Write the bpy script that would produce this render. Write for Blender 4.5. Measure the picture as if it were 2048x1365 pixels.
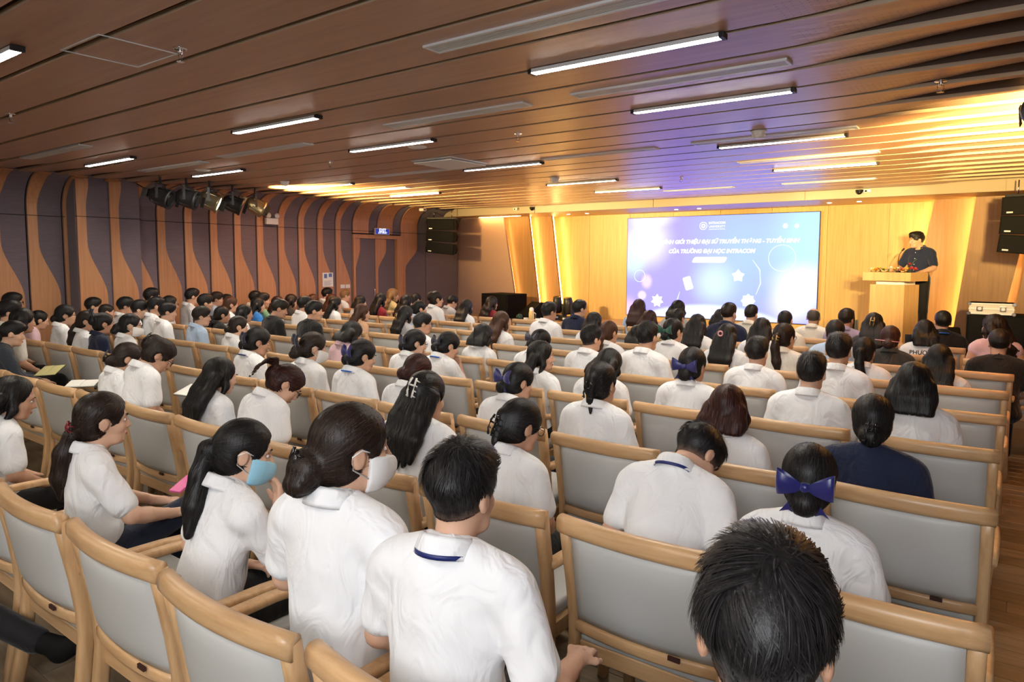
import bpy, bmesh, math, random
import numpy as np
from mathutils import Matrix, Vector, Euler

for o in list(bpy.data.objects):
    bpy.data.objects.remove(o, do_unlink=True)
SC = bpy.context.scene
COL = SC.collection
random.seed(7)
RNG = np.random.default_rng(7)

# ------------------------------------------------------------------ camera
FPX, PX0, PY0 = 1365.0, 1024.0, 630.0
YAW, CAMH = math.radians(36.06), 1.75
PITCH, ROLL = math.atan((PY0 - 521) / FPX), math.radians(0.16)
_fw = np.array([-math.sin(YAW) * math.cos(PITCH), math.cos(YAW) * math.cos(PITCH), -math.sin(PITCH)])
_r = np.array([math.cos(YAW), math.sin(YAW), 0.0])
_u = np.cross(_r, _fw)
CR = _r * math.cos(ROLL) + _u * math.sin(ROLL)
CU = _u * math.cos(ROLL) - _r * math.sin(ROLL)
CF = _fw
CC = np.array([0, 0, CAMH])


def ray(x, y):
    return CF + CR * (x - PX0) / FPX - CU * (y - PY0) / FPX


def unz(x, y, z):
    d = ray(x, y)
    return CC + d * ((z - CAMH) / d[2])


def uny(x, y, Y):
    d = ray(x, y)
    return CC + d * (Y / d[1])


def unx(x, y, X):
    d = ray(x, y)
    return CC + d * (X / d[0])


cam_data = bpy.data.cameras.new('camera')
cam_data.sensor_width = 36.0
cam_data.lens = FPX / 2048 * 36
cam_data.shift_y = -(682.5 - PY0) / 2048
cam_data.clip_start = 0.05
cam = bpy.data.objects.new('camera', cam_data)
COL.objects.link(cam)
M = Matrix.Identity(4)
for i in range(3):
    M[i][0], M[i][1], M[i][2], M[i][3] = CR[i], CU[i], -CF[i], CC[i]
cam.matrix_world = M
SC.camera = cam

# ------------------------------------------------------------------ world, exposure, lights
SC.view_settings.view_transform = 'Standard'
SC.view_settings.look = 'None'
SC.view_settings.exposure = 0.12
SC.view_settings.gamma = 1.0
SC.view_settings.use_curve_mapping = False
w = bpy.data.worlds.new('world')
SC.world = w
w.use_nodes = True
w.node_tree.nodes['Background'].inputs[0].default_value = (0.5, 0.52, 0.6, 1)
w.node_tree.nodes['Background'].inputs[1].default_value = 0.02

SC.cycles.max_bounces = 5
SC.cycles.diffuse_bounces = 3
SC.cycles.glossy_bounces = 3
SC.cycles.transmission_bounces = 2
SC.cycles.sample_clamp_indirect = 8.0
SC.cycles.adaptive_threshold = 0.055

TUBE_E = 122.0
FLASH_W = 98.0
SCREEN_E = 2.2
LED_E = 58.0


def area(name, loc, target, size, power, col, size_y=None, spread=math.pi):
    d = bpy.data.lights.new(name, 'AREA')
    d.energy = power
    d.color = col
    d.size = size
    if size_y:
        d.shape = 'RECTANGLE'
        d.size_y = size_y
    d.spread = spread
    o = bpy.data.objects.new(name, d)
    COL.objects.link(o)
    o.location = loc
    o.rotation_euler = (Vector(target) - Vector(loc)).to_track_quat('-Z', 'Y').to_euler()
    return o


def spot(name, loc, target, power, col, angle, blend=0.5, radius=0.05):
    d = bpy.data.lights.new(name, 'SPOT')
    d.energy = power
    d.color = col
    d.spot_size = math.radians(angle)
    d.spot_blend = blend
    d.shadow_soft_size = radius
    o = bpy.data.objects.new(name, d)
    COL.objects.link(o)
    o.location = loc
    o.rotation_euler = (Vector(target) - Vector(loc)).to_track_quat('-Z', 'Y').to_euler()
    return o


# the photographer's bounced flash, behind and above the camera
area('flash_light', (0.2, -1.3, 2.45), (-2.2, 3.2, 0.9), 1.3, FLASH_W, (0.93, 0.965, 1.0))
# ------------------------------------------------------------------ helpers: materials
MATS = {}


def newmat(name):
    m = bpy.data.materials.new(name)
    m.use_nodes = True
    MATS[name] = m
    nt = m.node_tree
    return m, nt, nt.nodes['Principled BSDF']


def setp(b, **kw):
    for k, v in kw.items():
        k = {'rough': 'Roughness', 'metal': 'Metallic', 'spec': 'Specular IOR Level', 'coat': 'Coat Weight', 'coat_rough': 'Coat Roughness',
             'sheen': 'Sheen Weight', 'sss': 'Subsurface Weight', 'alpha': 'Alpha', 'trans': 'Transmission Weight', 'ior': 'IOR', 'es': 'Emission Strength'}.get(k, k)
        b.inputs[k].default_value = v


def c4(c):
    return (c[0], c[1], c[2], 1.0)


def plain(name, col, rough=0.5, **kw):
    m, nt, b = newmat(name)
    b.inputs['Base Color'].default_value = c4(col)
    setp(b, rough=rough, **kw)
    return m


def emit(name, col, strength):
    m, nt, b = newmat(name)
    b.inputs['Base Color'].default_value = c4((0, 0, 0))
    b.inputs['Emission Color'].default_value = c4(col)
    setp(b, rough=0.5, es=strength, spec=0.0)
    return m


def coords(nt, scale, rot=(0, 0, 0), kind='Object'):
    tc = nt.nodes.new('ShaderNodeTexCoord')
    mp = nt.nodes.new('ShaderNodeMapping')
    mp.inputs['Scale'].default_value = scale
    mp.inputs['Rotation'].default_value = rot
    nt.links.new(tc.outputs[kind], mp.inputs['Vector'])
    return mp.outputs['Vector']


def noise(nt, vec, scale, detail=4, rough=0.55):
    n = nt.nodes.new('ShaderNodeTexNoise')
    n.inputs['Scale'].default_value = scale
    n.inputs['Detail'].default_value = detail
    n.inputs['Roughness'].default_value = rough
    nt.links.new(vec, n.inputs['Vector'])
    return n.outputs['Fac']


def ramp(nt, fac, stops):
    r = nt.nodes.new('ShaderNodeValToRGB')
    e = r.color_ramp.elements
    while len(e) < len(stops):
        e.new(0.5)
    for el, (p, c) in zip(e, stops):
        el.position = p
        el.color = c4(c)
    nt.links.new(fac, r.inputs['Fac'])
    return r.outputs['Color']


def bump(nt, b, height, strength, dist=0.01):
    n = nt.nodes.new('ShaderNodeBump')
    n.inputs['Strength'].default_value = strength
    n.inputs['Distance'].default_value = dist
    nt.links.new(height, n.inputs['Height'])
    nt.links.new(n.outputs['Normal'], b.inputs['Normal'])


def wood(name, ca, cb, cc, scale=(1, 1, 1), rough=0.4, grain=14, rnd=0.12, kind='Object', **kw):
    """grain runs along the axis with the SMALL scale; each object a little lighter or darker"""
    m, nt, b = newmat(name)
    v = coords(nt, scale, kind=kind)
    oi = nt.nodes.new('ShaderNodeObjectInfo')
    va = nt.nodes.new('ShaderNodeVectorMath')
    va.operation = 'ADD'
    sc = nt.nodes.new('ShaderNodeVectorMath')
    sc.operation = 'SCALE'
    sc.inputs[0].default_value = (17.0, 31.0, 23.0)
    nt.links.new(oi.outputs['Random'], sc.inputs['Scale'])
    nt.links.new(v, va.inputs[0])
    nt.links.new(sc.outputs[0], va.inputs[1])
    f = noise(nt, va.outputs[0], grain, 6, 0.6)
    col = ramp(nt, f, [(0.28, ca), (0.52, cb), (0.75, cc)])
    hs = nt.nodes.new('ShaderNodeHueSaturation')
    mr = nt.nodes.new('ShaderNodeMapRange')
    mr.inputs['To Min'].default_value = 1 - rnd
    mr.inputs['To Max'].default_value = 1 + rnd
    nt.links.new(oi.outputs['Random'], mr.inputs['Value'])
    nt.links.new(mr.outputs[0], hs.inputs['Value'])
    nt.links.new(col, hs.inputs['Color'])
    nt.links.new(hs.outputs[0], b.inputs['Base Color'])
    setp(b, rough=rough, **kw)
    bump(nt, b, f, 0.08, 0.004)
    return m


def cloth(name, col, rough=0.85, wrinkle=0.55, scale=11.0, sheen=0.15):
    m, nt, b = newmat(name)
    b.inputs['Base Color'].default_value = c4(col)
    setp(b, rough=rough, sheen=sheen, spec=0.25)
    v = coords(nt, (1, 1, 0.55))
    oi = nt.nodes.new('ShaderNodeObjectInfo')
    va = nt.nodes.new('ShaderNodeVectorMath')
    nt.links.new(v, va.inputs[0])
    sc = nt.nodes.new('ShaderNodeVectorMath')
    sc.operation = 'SCALE'
    sc.inputs[0].default_value = (13.0, 7.0, 11.0)
    nt.links.new(oi.outputs['Random'], sc.inputs['Scale'])
    nt.links.new(sc.outputs[0], va.inputs[1])
    n = nt.nodes.new('ShaderNodeTexNoise')
    n.inputs['Scale'].default_value = scale
    n.inputs['Detail'].default_value = 2.5
    n.inputs['Distortion'].default_value = 1.4
    nt.links.new(va.outputs[0], n.inputs['Vector'])
    bump(nt, b, n.outputs['Fac'], wrinkle, 0.03)
    return m


def hairmat(name, ca, cb, rough=0.44, fine=(150, 150, 9)):
    """every lock carries its own shade in the point attribute 'strand'"""
    m, nt, b = newmat(name)
    v = coords(nt, fine)
    f = noise(nt, v, 1.0, 3, 0.6)
    at = nt.nodes.new('ShaderNodeAttribute')
    at.attribute_name = 'strand'
    mx = nt.nodes.new('ShaderNodeMath')
    mx.operation = 'MULTIPLY_ADD'
    mx.inputs[1].default_value = 0.35
    nt.links.new(f, mx.inputs[0])
    nt.links.new(at.outputs['Fac'], mx.inputs[2])
    k2 = [min(1.0, q * 1.9) for q in cb]
    col = ramp(nt, mx.outputs[0], [(0.15, [q * 0.55 for q in ca]), (0.65, [q * 0.8 for q in cb]), (1.0, k2)])
    nt.links.new(col, b.inputs['Base Color'])
    setp(b, rough=rough, spec=0.26)
    bump(nt, b, f, 0.3, 0.004)
    return m


def fade_hair(m, skin=(0.22, 0.135, 0.10)):
    """clipped sides: scalp shows through towards the nape and round the ears"""
    nt = m.node_tree
    b = nt.nodes['Principled BSDF']
    old = b.inputs['Base Color'].links[0].from_socket
    tc = nt.nodes.new('ShaderNodeTexCoord')
    dt = nt.nodes.new('ShaderNodeVectorMath')
    dt.operation = 'DOT_PRODUCT'
    dt.inputs[1].default_value = (0, -0.45, 1.0)
    nt.links.new(tc.outputs['Object'], dt.inputs[0])
    nz = nt.nodes.new('ShaderNodeTexNoise')
    nz.inputs['Scale'].default_value = 60
    nt.links.new(tc.outputs['Object'], nz.inputs['Vector'])
    ad = nt.nodes.new('ShaderNodeMath')
    ad.operation = 'MULTIPLY_ADD'
    ad.inputs[1].default_value = 0.03
    nt.links.new(nz.outputs['Fac'], ad.inputs[0])
    nt.links.new(dt.outputs['Value'], ad.inputs[2])
    mr = nt.nodes.new('ShaderNodeMapRange')
    mr.interpolation_type = 'SMOOTHSTEP'
    mr.inputs['From Min'].default_value = -0.030
    mr.inputs['From Max'].default_value = 0.022
    nt.links.new(ad.outputs[0], mr.inputs['Value'])
    mx = nt.nodes.new('ShaderNodeMix')
    mx.data_type = 'RGBA'
    nt.links.new(mr.outputs[0], mx.inputs['Factor'])
    mx.inputs['A'].default_value = c4(skin)
    nt.links.new(old, mx.inputs['B'])
    nt.links.new(mx.outputs['Result'], b.inputs['Base Color'])


# ------------------------------------------------------------------ helpers: meshes and objects
def link(o, parent=None):
    COL.objects.link(o)
    if parent is not None:
        o.parent = parent
    return o


def mesh_np(name, V, F, smooth=True):
    me = bpy.data.meshes.new(name)
    me.from_pydata([tuple(map(float, v)) for v in V], [], [tuple(map(int, f)) for f in F])
    if smooth:
        me.shade_smooth()
    me.update()
    return me


def mesh_quads(name, V, Q, smooth=True):
    """fast path: V (n,3) float array, Q (m,4) int array"""
    me = bpy.data.meshes.new(name)
    n, m = len(V), len(Q)
    me.vertices.add(n)
    me.vertices.foreach_set('co', np.asarray(V, np.float32).ravel())
    me.loops.add(4 * m)
    me.loops.foreach_set('vertex_index', np.asarray(Q, np.int32).ravel())
    me.polygons.add(m)
    me.polygons.foreach_set('loop_start', np.arange(0, 4 * m, 4, dtype=np.int32))
    me.polygons.foreach_set('loop_total', np.full(m, 4, np.int32))
    me.update(calc_edges=True)
    if smooth:
        me.shade_smooth()
    return me


def obj(name, me, mat=None, parent=None, loc=None, rot=None):
    o = bpy.data.objects.new(name, me)
    if mat is not None:
        if len(me.materials) == 0:
            me.materials.append(mat)
        if me.materials[0] != mat:
            o.material_slots[0].link = 'OBJECT'
            o.material_slots[0].material = mat
    link(o, parent)
    if loc is not None:
        o.location = loc
    if rot is not None:
        o.rotation_euler = rot
    return o


def empty(name, loc=(0, 0, 0), rz=0.0):
    o = bpy.data.objects.new(name, None)
    o.empty_display_size = 0.1
    link(o)
    o.location = loc
    o.rotation_euler = (0, 0, rz)
    return o


def tag(o, label, cat, group=None):
    o['label'] = label
    o['category'] = cat
    if group:
        o['group'] = group
    return o


def struct(o, label=None):
    o['kind'] = 'structure'
    if label:
        o['label'] = label
    return o


def bm_box(bm, lo, hi, bevel=0.0, seg=2):
    r = bmesh.ops.create_cube(bm, size=1.0)
    vs = r['verts']
    for v in vs:
        for i in range(3):
            v.co[i] = lo[i] if v.co[i] < 0 else hi[i]
    if bevel > 0:
        es = list({e for v in vs for e in v.link_edges})
        bmesh.ops.bevel(bm, geom=es, offset=bevel, segments=seg, affect='EDGES', profile=0.7)


def box_mesh(name, lo, hi, bevel=0.0, seg=2):
    bm = bmesh.new()
    bm_box(bm, lo, hi, bevel, seg)
    me = bpy.data.meshes.new(name)
    bm.to_mesh(me)
    bm.free()
    return me


def box(name, lo, hi, mat, parent=None, bevel=0.0, **kw):
    return obj(name, box_mesh(name, lo, hi, bevel), mat, parent, **kw)


def cyl_mesh(name, r1, r2, h, seg=20, z0=0.0, smooth=True, axis='Z', bevel=0.0):
    bm = bmesh.new()
    bmesh.ops.create_cone(bm, cap_ends=True, segments=seg, radius1=r1, radius2=r2, depth=h)
    bmesh.ops.translate(bm, verts=bm.verts, vec=(0, 0, z0 + h / 2))
    if bevel:
        es = [e for e in bm.edges if len(e.link_faces) == 2 and abs(e.link_faces[0].normal.dot(e.link_faces[1].normal)) < 0.5]
        bmesh.ops.bevel(bm, geom=es, offset=bevel, segments=2, affect='EDGES')
    if axis == 'Y':
        bmesh.ops.rotate(bm, verts=bm.verts, cent=(0, 0, 0), matrix=Matrix.Rotation(-math.pi / 2, 3, 'X'))
    if axis == 'X':
        bmesh.ops.rotate(bm, verts=bm.verts, cent=(0, 0, 0), matrix=Matrix.Rotation(math.pi / 2, 3, 'Y'))
    me = bpy.data.meshes.new(name)
    bm.to_mesh(me)
    bm.free()
    if smooth:
        for p in me.polygons:
            p.use_smooth = len(p.vertices) == 4
    return me


def lathe_mesh(name, prof, seg=20):
    V, F = [], []
    n = len(prof)
    for i in range(seg):
        a = 2 * math.pi * i / seg
        for r, z in prof:
            V.append((r * math.cos(a), r * math.sin(a), z))
    for i in range(seg):
        j = (i + 1) % seg
        for k in range(n - 1):
            F.append((i * n + k, j * n + k, j * n + k + 1, i * n + k + 1))
    return mesh_np(name, V, F)


def sweep(path, prof, closed=False, up=(0, 0, 1), scales=None, caps=True):
    """sweep a closed 2-D profile along a 3-D path; returns V, F"""
    P = [Vector(p) for p in path]
    n = len(P)
    V, F = [], []
    m = len(prof)
    for i in range(n):
        a = P[i - 1] if (i > 0 or closed) else P[i]
        b = P[(i + 1) % n] if (i < n - 1 or closed) else P[i]
        t = (b - a).normalized()
        u = Vector(up)
        s = t.cross(u)
        if s.length < 1e-4:
            s = t.cross(Vector((0, 1, 0)))
        s.normalize()
        u = s.cross(t)
        k = scales[i] if scales else 1.0
        for x, y in prof:
            V.append(P[i] + s * x * k + u * y * k)
    rng = n if closed else n - 1
    for i in range(rng):
        j = (i + 1) % n
        for k in range(m):
            l = (k + 1) % m
            F.append((i * m + k, i * m + l, j * m + l, j * m + k))
    if caps and not closed:
        F.append(tuple(range(m))[::-1])
        F.append(tuple((n - 1) * m + k for k in range(m)))
    return V, F


def circ(r, seg=10, ry=None):
    ry = ry or r
    return [(r * math.cos(2 * math.pi * i / seg), ry * math.sin(2 * math.pi * i / seg)) for i in range(seg)]


def rrect(w, h, r, seg=3):
    pts = []
    for cx, cy, a0 in ((w / 2 - r, h / 2 - r, 0), (-w / 2 + r, h / 2 - r, 90), (-w / 2 + r, -h / 2 + r, 180), (w / 2 - r, -h / 2 + r, 270)):
        for i in range(seg + 1):
            a = math.radians(a0 + 90 * i / seg)
            pts.append((cx + r * math.cos(a), cy + r * math.sin(a)))
    return pts


def tube_mesh(name, path, r, seg=8, closed=False, scales=None):
    V, F = sweep(path, circ(r, seg), closed, scales=scales)
    return mesh_np(name, V, F)


def prism_mesh(name, poly, y0, y1):
    """polygon in (x, z), extruded in y"""
    n = len(poly)
    V = [(x, y0, z) for x, z in poly] + [(x, y1, z) for x, z in poly]
    F = [tuple(range(n)), tuple(range(2 * n - 1, n - 1, -1))]
    for i in range(n):
        j = (i + 1) % n
        F.append((i, i + n, j + n, j))
    me = mesh_np(name, V, F, smooth=False)
    bm = bmesh.new()
    bm.from_mesh(me)
    bmesh.ops.recalc_face_normals(bm, faces=bm.faces)
    bm.to_mesh(me)
    bm.free()
    return me


def text_obj(name, body, size, mat, parent, loc, rot, align='CENTER', extrude=0.001, shear=0.0, width=None, bold=0.0):
    cu = bpy.data.curves.new(name, 'FONT')
    cu.body = body
    cu.size = size
    cu.align_x = align
    cu.align_y = 'CENTER'
    cu.extrude = extrude
    cu.offset = bold
    cu.shear = shear
    cu.resolution_u = 3
    o = bpy.data.objects.new(name, cu)
    cu.materials.append(mat)
    link(o, parent)
    o.location = loc
    o.rotation_euler = rot
    bpy.context.view_layer.update()
    me = bpy.data.meshes.new_from_object(o.evaluated_get(bpy.context.evaluated_depsgraph_get()))
    bpy.data.objects.remove(o)
    if width:
        xs_ = [v.co.x for v in me.vertices]
        k = width / max(max(xs_) - min(xs_), 1e-4)
        for v in me.vertices:
            v.co.x *= k
            v.co.y *= min(k, 1.6)
    if not me.materials:
        me.materials.append(mat)
    o = bpy.data.objects.new(name, me)
    link(o, parent)
    o.location = loc
    o.rotation_euler = rot
    return o


def copy_tree(o, parent=None):
    c = o.copy()
    COL.objects.link(c)
    c.parent = parent
    for ch in o.children:
        copy_tree(ch, c)
    return c


def sstep(a, b, x):
    t = np.clip((np.asarray(x, float) - a) / (b - a), 0, 1)
    return t * t * (3 - 2 * t)


# ------------------------------------------------------------------ materials
OAK = wood('oak', (0.45, 0.265, 0.125), (0.56, 0.35, 0.178), (0.63, 0.415, 0.225), (9, 9, 0.9), 0.38, 4, 0.08)
OAK_RAIL = wood('oak_rail', (0.45, 0.265, 0.125), (0.56, 0.35, 0.178), (0.63, 0.415, 0.225), (0.9, 9, 9), 0.36, 4, 0.08)
CEIL_WOOD = wood('ceiling_wood', (0.33, 0.160, 0.090), (0.41, 0.208, 0.119), (0.465, 0.25, 0.147), (0.35, 7, 7), 0.50, 3.2, 0.07, spec=0.4, coat=1.0, coat_rough=0.36)
RIB_WOOD = wood('rib_wood', (0.40, 0.185, 0.085), (0.49, 0.235, 0.11), (0.54, 0.275, 0.135), (8, 8, 0.35), 0.45, 4, 0.07)
STAGE_WOOD = wood('stage_wood', (0.42, 0.260, 0.090), (0.49, 0.315, 0.118), (0.54, 0.355, 0.145), (7, 7, 0.3), 0.42, 4, 0.06)
FIN_WOOD = wood('fin_wood', (0.30, 0.150, 0.055), (0.36, 0.190, 0.074), (0.41, 0.225, 0.095), (7, 7, 0.3), 0.45, 4, 0.06)
FLOOR_WOOD = wood('floor_wood', (0.10, 0.071, 0.043), (0.155, 0.114, 0.071), (0.205, 0.154, 0.10), (0.8, 8, 8), 0.38, 3.5, 0.22)
STAGE_FLOOR = wood('stage_floor_wood', (0.28, 0.14, 0.06), (0.36, 0.19, 0.085), (0.42, 0.235, 0.11), (0.7, 8, 8), 0.30, 3.5, 0.1)


def fabric_mat(name, ca, cb):
    m, nt, b = newmat(name)
    v = coords(nt, (6, 6, 220))
    f = noise(nt, v, 1.0, 3, 0.6)
    nt.links.new(ramp(nt, f, [(0.3, ca), (0.7, cb)]), b.inputs['Base Color'])
    setp(b, rough=0.9, spec=0.15, sheen=0.2)
    bump(nt, b, f, 0.25, 0.003)
    return m


WALL_FABRIC = fabric_mat('wall_fabric', (0.138, 0.112, 0.136), (0.180, 0.148, 0.176))
EDGE_WOOD = wood('plank_edge_wood', (0.42, 0.30, 0.20), (0.50, 0.37, 0.255), (0.56, 0.42, 0.30), (0.5, 9, 9), 0.6, 4, 0.05)
FASCIA_SHADE = plain('plank_back_shade', (0.115, 0.070, 0.050), 0.8)  # dark brown paints in the shade seen above the beige plank edges
DARK_GAP = plain('dark_gap', (0.02, 0.014, 0.011), 0.9)
VINYL = plain('grey_vinyl', (0.50, 0.505, 0.495), 0.45, spec=0.4)
WHITE = plain('white_plastic', (0.80, 0.79, 0.76), 0.4)
ALU = plain('aluminium', (0.72, 0.74, 0.77), 0.4, metal=0.25)
CHROME = plain('chrome', (0.8, 0.8, 0.82), 0.15, metal=1.0)
BLACK = plain('black_plastic', (0.014, 0.014, 0.016), 0.45)
BLACK_MATT = plain('black_matt', (0.004, 0.004, 0.0045), 0.8, spec=0.2)
BLACK_GLOSS = plain('black_gloss', (0.008, 0.008, 0.009), 0.22)
TUBE = emit('tube_diffuser', (1.0, 0.925, 0.79), TUBE_E)
LED = emit('warm_led', (1.0, 0.60, 0.19), LED_E)
LED_DIM = emit('warm_led_dim', (1.0, 0.60, 0.19), 16.0)
MAUVE = plain('mauve_laminate', (0.55, 0.36, 0.28), 0.45)
BEIGE_PERF = plain('beige_panel', (0.44, 0.36, 0.27), 0.6)
PAINT = plain('painted_wall', (0.30, 0.24, 0.19), 0.8)
# ------------------------------------------------------------------ the room
XL, XR, YB, YF = -10.6, 2.5, -4.0, 13.1        # left wall, right wall, back wall, stage wall
ZC = 2.855                                     # underside of the ceiling planks
PITCHY, PY_0 = 0.433, 2.50                     # ceiling plank pitch; a joint lies at PY_0

# floor: a screed slab under boards; boards are laid where the aisle shows
floor = struct(box('floor', (XL, YB, -0.12), (XR, YF, -0.004), FLOOR_WOOD))
bl, bw = 1.2, 0.135
pm = box_mesh('plank', (0, 0, -0.012), (bl - 0.003, bw - 0.003, 0.0), 0.0015, 1)
cnt = 0
for i in range(58):
    y = 0.2 + i * bw
    off = (i * 0.43) % bl
    for j in range(3):
        x = -0.75 + off - bl + j * bl + 0.35
        if x > 1.6 or x + bl < -0.45 or cnt >= 170:
            continue
        obj('plank', pm, FLOOR_WOOD, floor, (x, y, 0.0))
        cnt += 1
for i in range(14):
    y = 0.25 + i * bw
    off = (i * 0.43) % bl
    for j in range(3):
        obj('plank', pm, FLOOR_WOOD, floor, (-4.6 + off + j * bl, y, 0.0))

# ceiling: dark slab with long timber planks hung below; the planks twist open near the side walls
ceiling = struct(box('ceiling', (XL - 0.1, YB, ZC + 0.16), (XR, 11.75, ZC + 0.3), DARK_GAP))


def perforated(name, src):
    """the ceiling timber with rows of small drilled holes where the planks open out"""
    m = src.copy()
    m.name = name
    nt = m.node_tree
    b = nt.nodes['Principled BSDF']
    old = b.inputs['Base Color'].links[0].from_socket
    tc = nt.nodes.new('ShaderNodeTexCoord')
    vm = nt.nodes.new('ShaderNodeVectorMath')
    vm.operation = 'SCALE'
    vm.inputs['Scale'].default_value = 1 / 0.032
    nt.links.new(tc.outputs['Object'], vm.inputs[0])
    fr = nt.nodes.new('ShaderNodeVectorMath')
    fr.operation = 'FRACTION'
    nt.links.new(vm.outputs[0], fr.inputs[0])
    sx = nt.nodes.new('ShaderNodeSeparateXYZ')
    nt.links.new(fr.outputs[0], sx.inputs[0])

    def mth(op, a, b2):
        n = nt.nodes.new('ShaderNodeMath')
        n.operation = op
        for k, q in enumerate((a, b2)):
            if isinstance(q, (int, float)):
                n.inputs[k].default_value = q
            else:
                nt.links.new(q, n.inputs[k])
        return n.outputs[0]
    dx = mth('POWER', mth('SUBTRACT', sx.outputs[0], 0.5), 2)
    dy = mth('POWER', mth('SUBTRACT', sx.outputs[1], 0.5), 2)
    hole = mth('LESS_THAN', mth('ADD', dx, dy), 0.018)
    so = nt.nodes.new('ShaderNodeSeparateXYZ')
    nt.links.new(tc.outputs['Object'], so.inputs[0])
    hole = mth('MULTIPLY', hole, mth('GREATER_THAN', so.outputs[0], -0.9))
    hole = mth('MULTIPLY', hole, mth('GREATER_THAN', so.outputs[1], 0.17))
    mx = nt.nodes.new('ShaderNodeMix')
    mx.data_type = 'RGBA'
    nt.links.new(hole, mx.inputs['Factor'])
    nt.links.new(old, mx.inputs['A'])
    mx.inputs['B'].default_value = (0.02, 0.01, 0.008, 1)
    nt.links.new(mx.outputs['Result'], b.inputs['Base Color'])
    return m


CEIL_PERF = perforated('ceiling_wood_perforated', CEIL_WOOD)
xs = np.concatenate([np.linspace(XL + 0.42, -8.6, 12), np.linspace(-8.0, -1.6, 9), np.linspace(-1.3, XR, 22)])


def plank_mesh(seed):
    V, F = [], []
    nc = 5
    wid = PITCHY - 0.042
    for x in xs:
        start = -1.05 + 0.15 * math.sin(seed * 1.7)
        lift = 0.085 * float(sstep(start, start + 1.3, x)) + 0.035 * float(sstep(-8.7, -10.0, x))
        for k in range(nc):
            t = k / (nc - 1)
            V.append((x, t * wid, lift * t ** 1.6))
        for k in range(nc):
            t = k / (nc - 1)
            V.append((x, t * wid, lift * t ** 1.6 + 0.024))
        V.append((x, 0.004, 0.024))
        V.append((x, 0.004, 0.13))
    m = 2 * nc + 2
    MI = []
    for i in range(len(xs) - 1):
        a, b = i * m, (i + 1) * m
        for k in range(nc - 1):
            F.append((a + k, a + k + 1, b + k + 1, b + k))
            F.append((a + nc + k, b + nc + k, b + nc + k + 1, a + nc + k + 1))
            MI += [0, 2]
        F.append((a, b, b + nc, a + nc))
        F.append((a + nc - 1, a + 2 * nc - 1, b + 2 * nc - 1, b + nc - 1))
        F.append((a + 2 * nc, b + 2 * nc, b + 2 * nc + 1, a + 2 * nc + 1))
        MI += [1, 2, 2]
    me = mesh_np('plank', V, F, smooth=False)
    bm = bmesh.new()
    bm.from_mesh(me)
    bmesh.ops.recalc_face_normals(bm, faces=bm.faces)
    bm.to_mesh(me)
    bm.free()
    for q in (CEIL_PERF, EDGE_WOOD, FASCIA_SHADE):
        me.materials.append(q)
    me.polygons.foreach_set('material_index', MI)
    return me


k = -15
pms = [plank_mesh(s) for s in range(4)]
while PY_0 + k * PITCHY + PITCHY < 11.72:
    obj('ceiling_plank', pms[k % 4], CEIL_PERF, ceiling, (0, PY_0 + k * PITCHY + 0.021, ZC))
    k += 1

# left wall: fabric modules with S-shaped timber ribs that bend over into the ceiling
wall_left = struct(box('wall_left', (XL - 0.16, YB, 0), (XL - 0.03, YF + 0.2, 3.2), DARK_GAP))
RAD, ZARC = 0.45, ZC - 0.45 + 0.03


def wall_path(off):
    pts = [(XL + off, z) for z in np.linspace(0.0, ZARC, 34)]
    for a in np.linspace(0, 90, 13)[1:]:
        a = math.radians(a)
        pts.append((XL + RAD - (RAD - off) * math.cos(a), ZARC + (RAD - off) * math.sin(a)))
    return pts


def strip_mesh(name, y0f, y1f, off, thick, z0=-1, z1=9, flat=False, seam=True):
    if flat:
        pth = [(XL + off, z) for z in np.linspace(0, ZC, 40)]
    else:
        pth = wall_path(off)
    pth = [(x, z) for x, z in pth if z0 <= z <= z1]
    V, F = [], []
    n = len(pth)
    for i, (x, z) in enumerate(pth):
        a = pth[max(i - 1, 0)]
        b = pth[min(i + 1, n - 1)]
        t = Vector((b[0] - a[0], b[1] - a[1])).normalized()
        nx, nz = t.y, -t.x              # towards the room
        ya, yb = y0f(z), y1f(z)
        V += [(x, ya, z), (x, yb, z), (x + nx * thick, yb - 0.003, z + nz * thick), (x + nx * thick, ya + 0.003, z + nz * thick)]
    for i in range(n - 1):
        a, b = 4 * i, 4 * i + 4
        for q in range(4):
            r = (q + 1) % 4
            F.append((a + q, b + q, b + r, a + r))
    F += [(0, 1, 2, 3), (4 * n - 1, 4 * n - 2, 4 * n - 3, 4 * n - 4)]
    me = mesh_np(name, V, F, smooth=False)
    bm = bmesh.new()
    bm.from_mesh(me)
    bmesh.ops.recalc_face_normals(bm, faces=bm.faces)
    bm.to_mesh(me)
    bm.free()
    return me


def w_norm(z):
    return 0.31 + 0.55 * float(1 - sstep(1.22, 1.98, z)) + 0.10 * float(sstep(2.45, 2.8, z))


def w_rev(z):
    return 0.17 + 0.47 * float(sstep(1.55, 2.02, z))


def module(Y0, Y1, wf, off=0.0, z0=-1, flat=False, parent=None):
    p = parent or wall_left
    W = Y1 - Y0
    for za, zb in ((z0, 9),):
        obj('fabric_panel', strip_mesh('fabric_panel', lambda z: Y0 + 0.006, lambda z: Y1 - 0.006, off, 0.012, za, zb, flat), WALL_FABRIC, p)
        obj('timber_rib', strip_mesh('timber_rib', lambda z: Y0 + 0.010, lambda z: Y0 + W * wf(z), off + 0.010, 0.018, za, zb, flat), RIB_WOOD, p)


MODP = 0.428
for j in range(-9, 9):
    y0 = 5.29 + MODP * j
    module(y0, y0 + MODP, w_norm)
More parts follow.
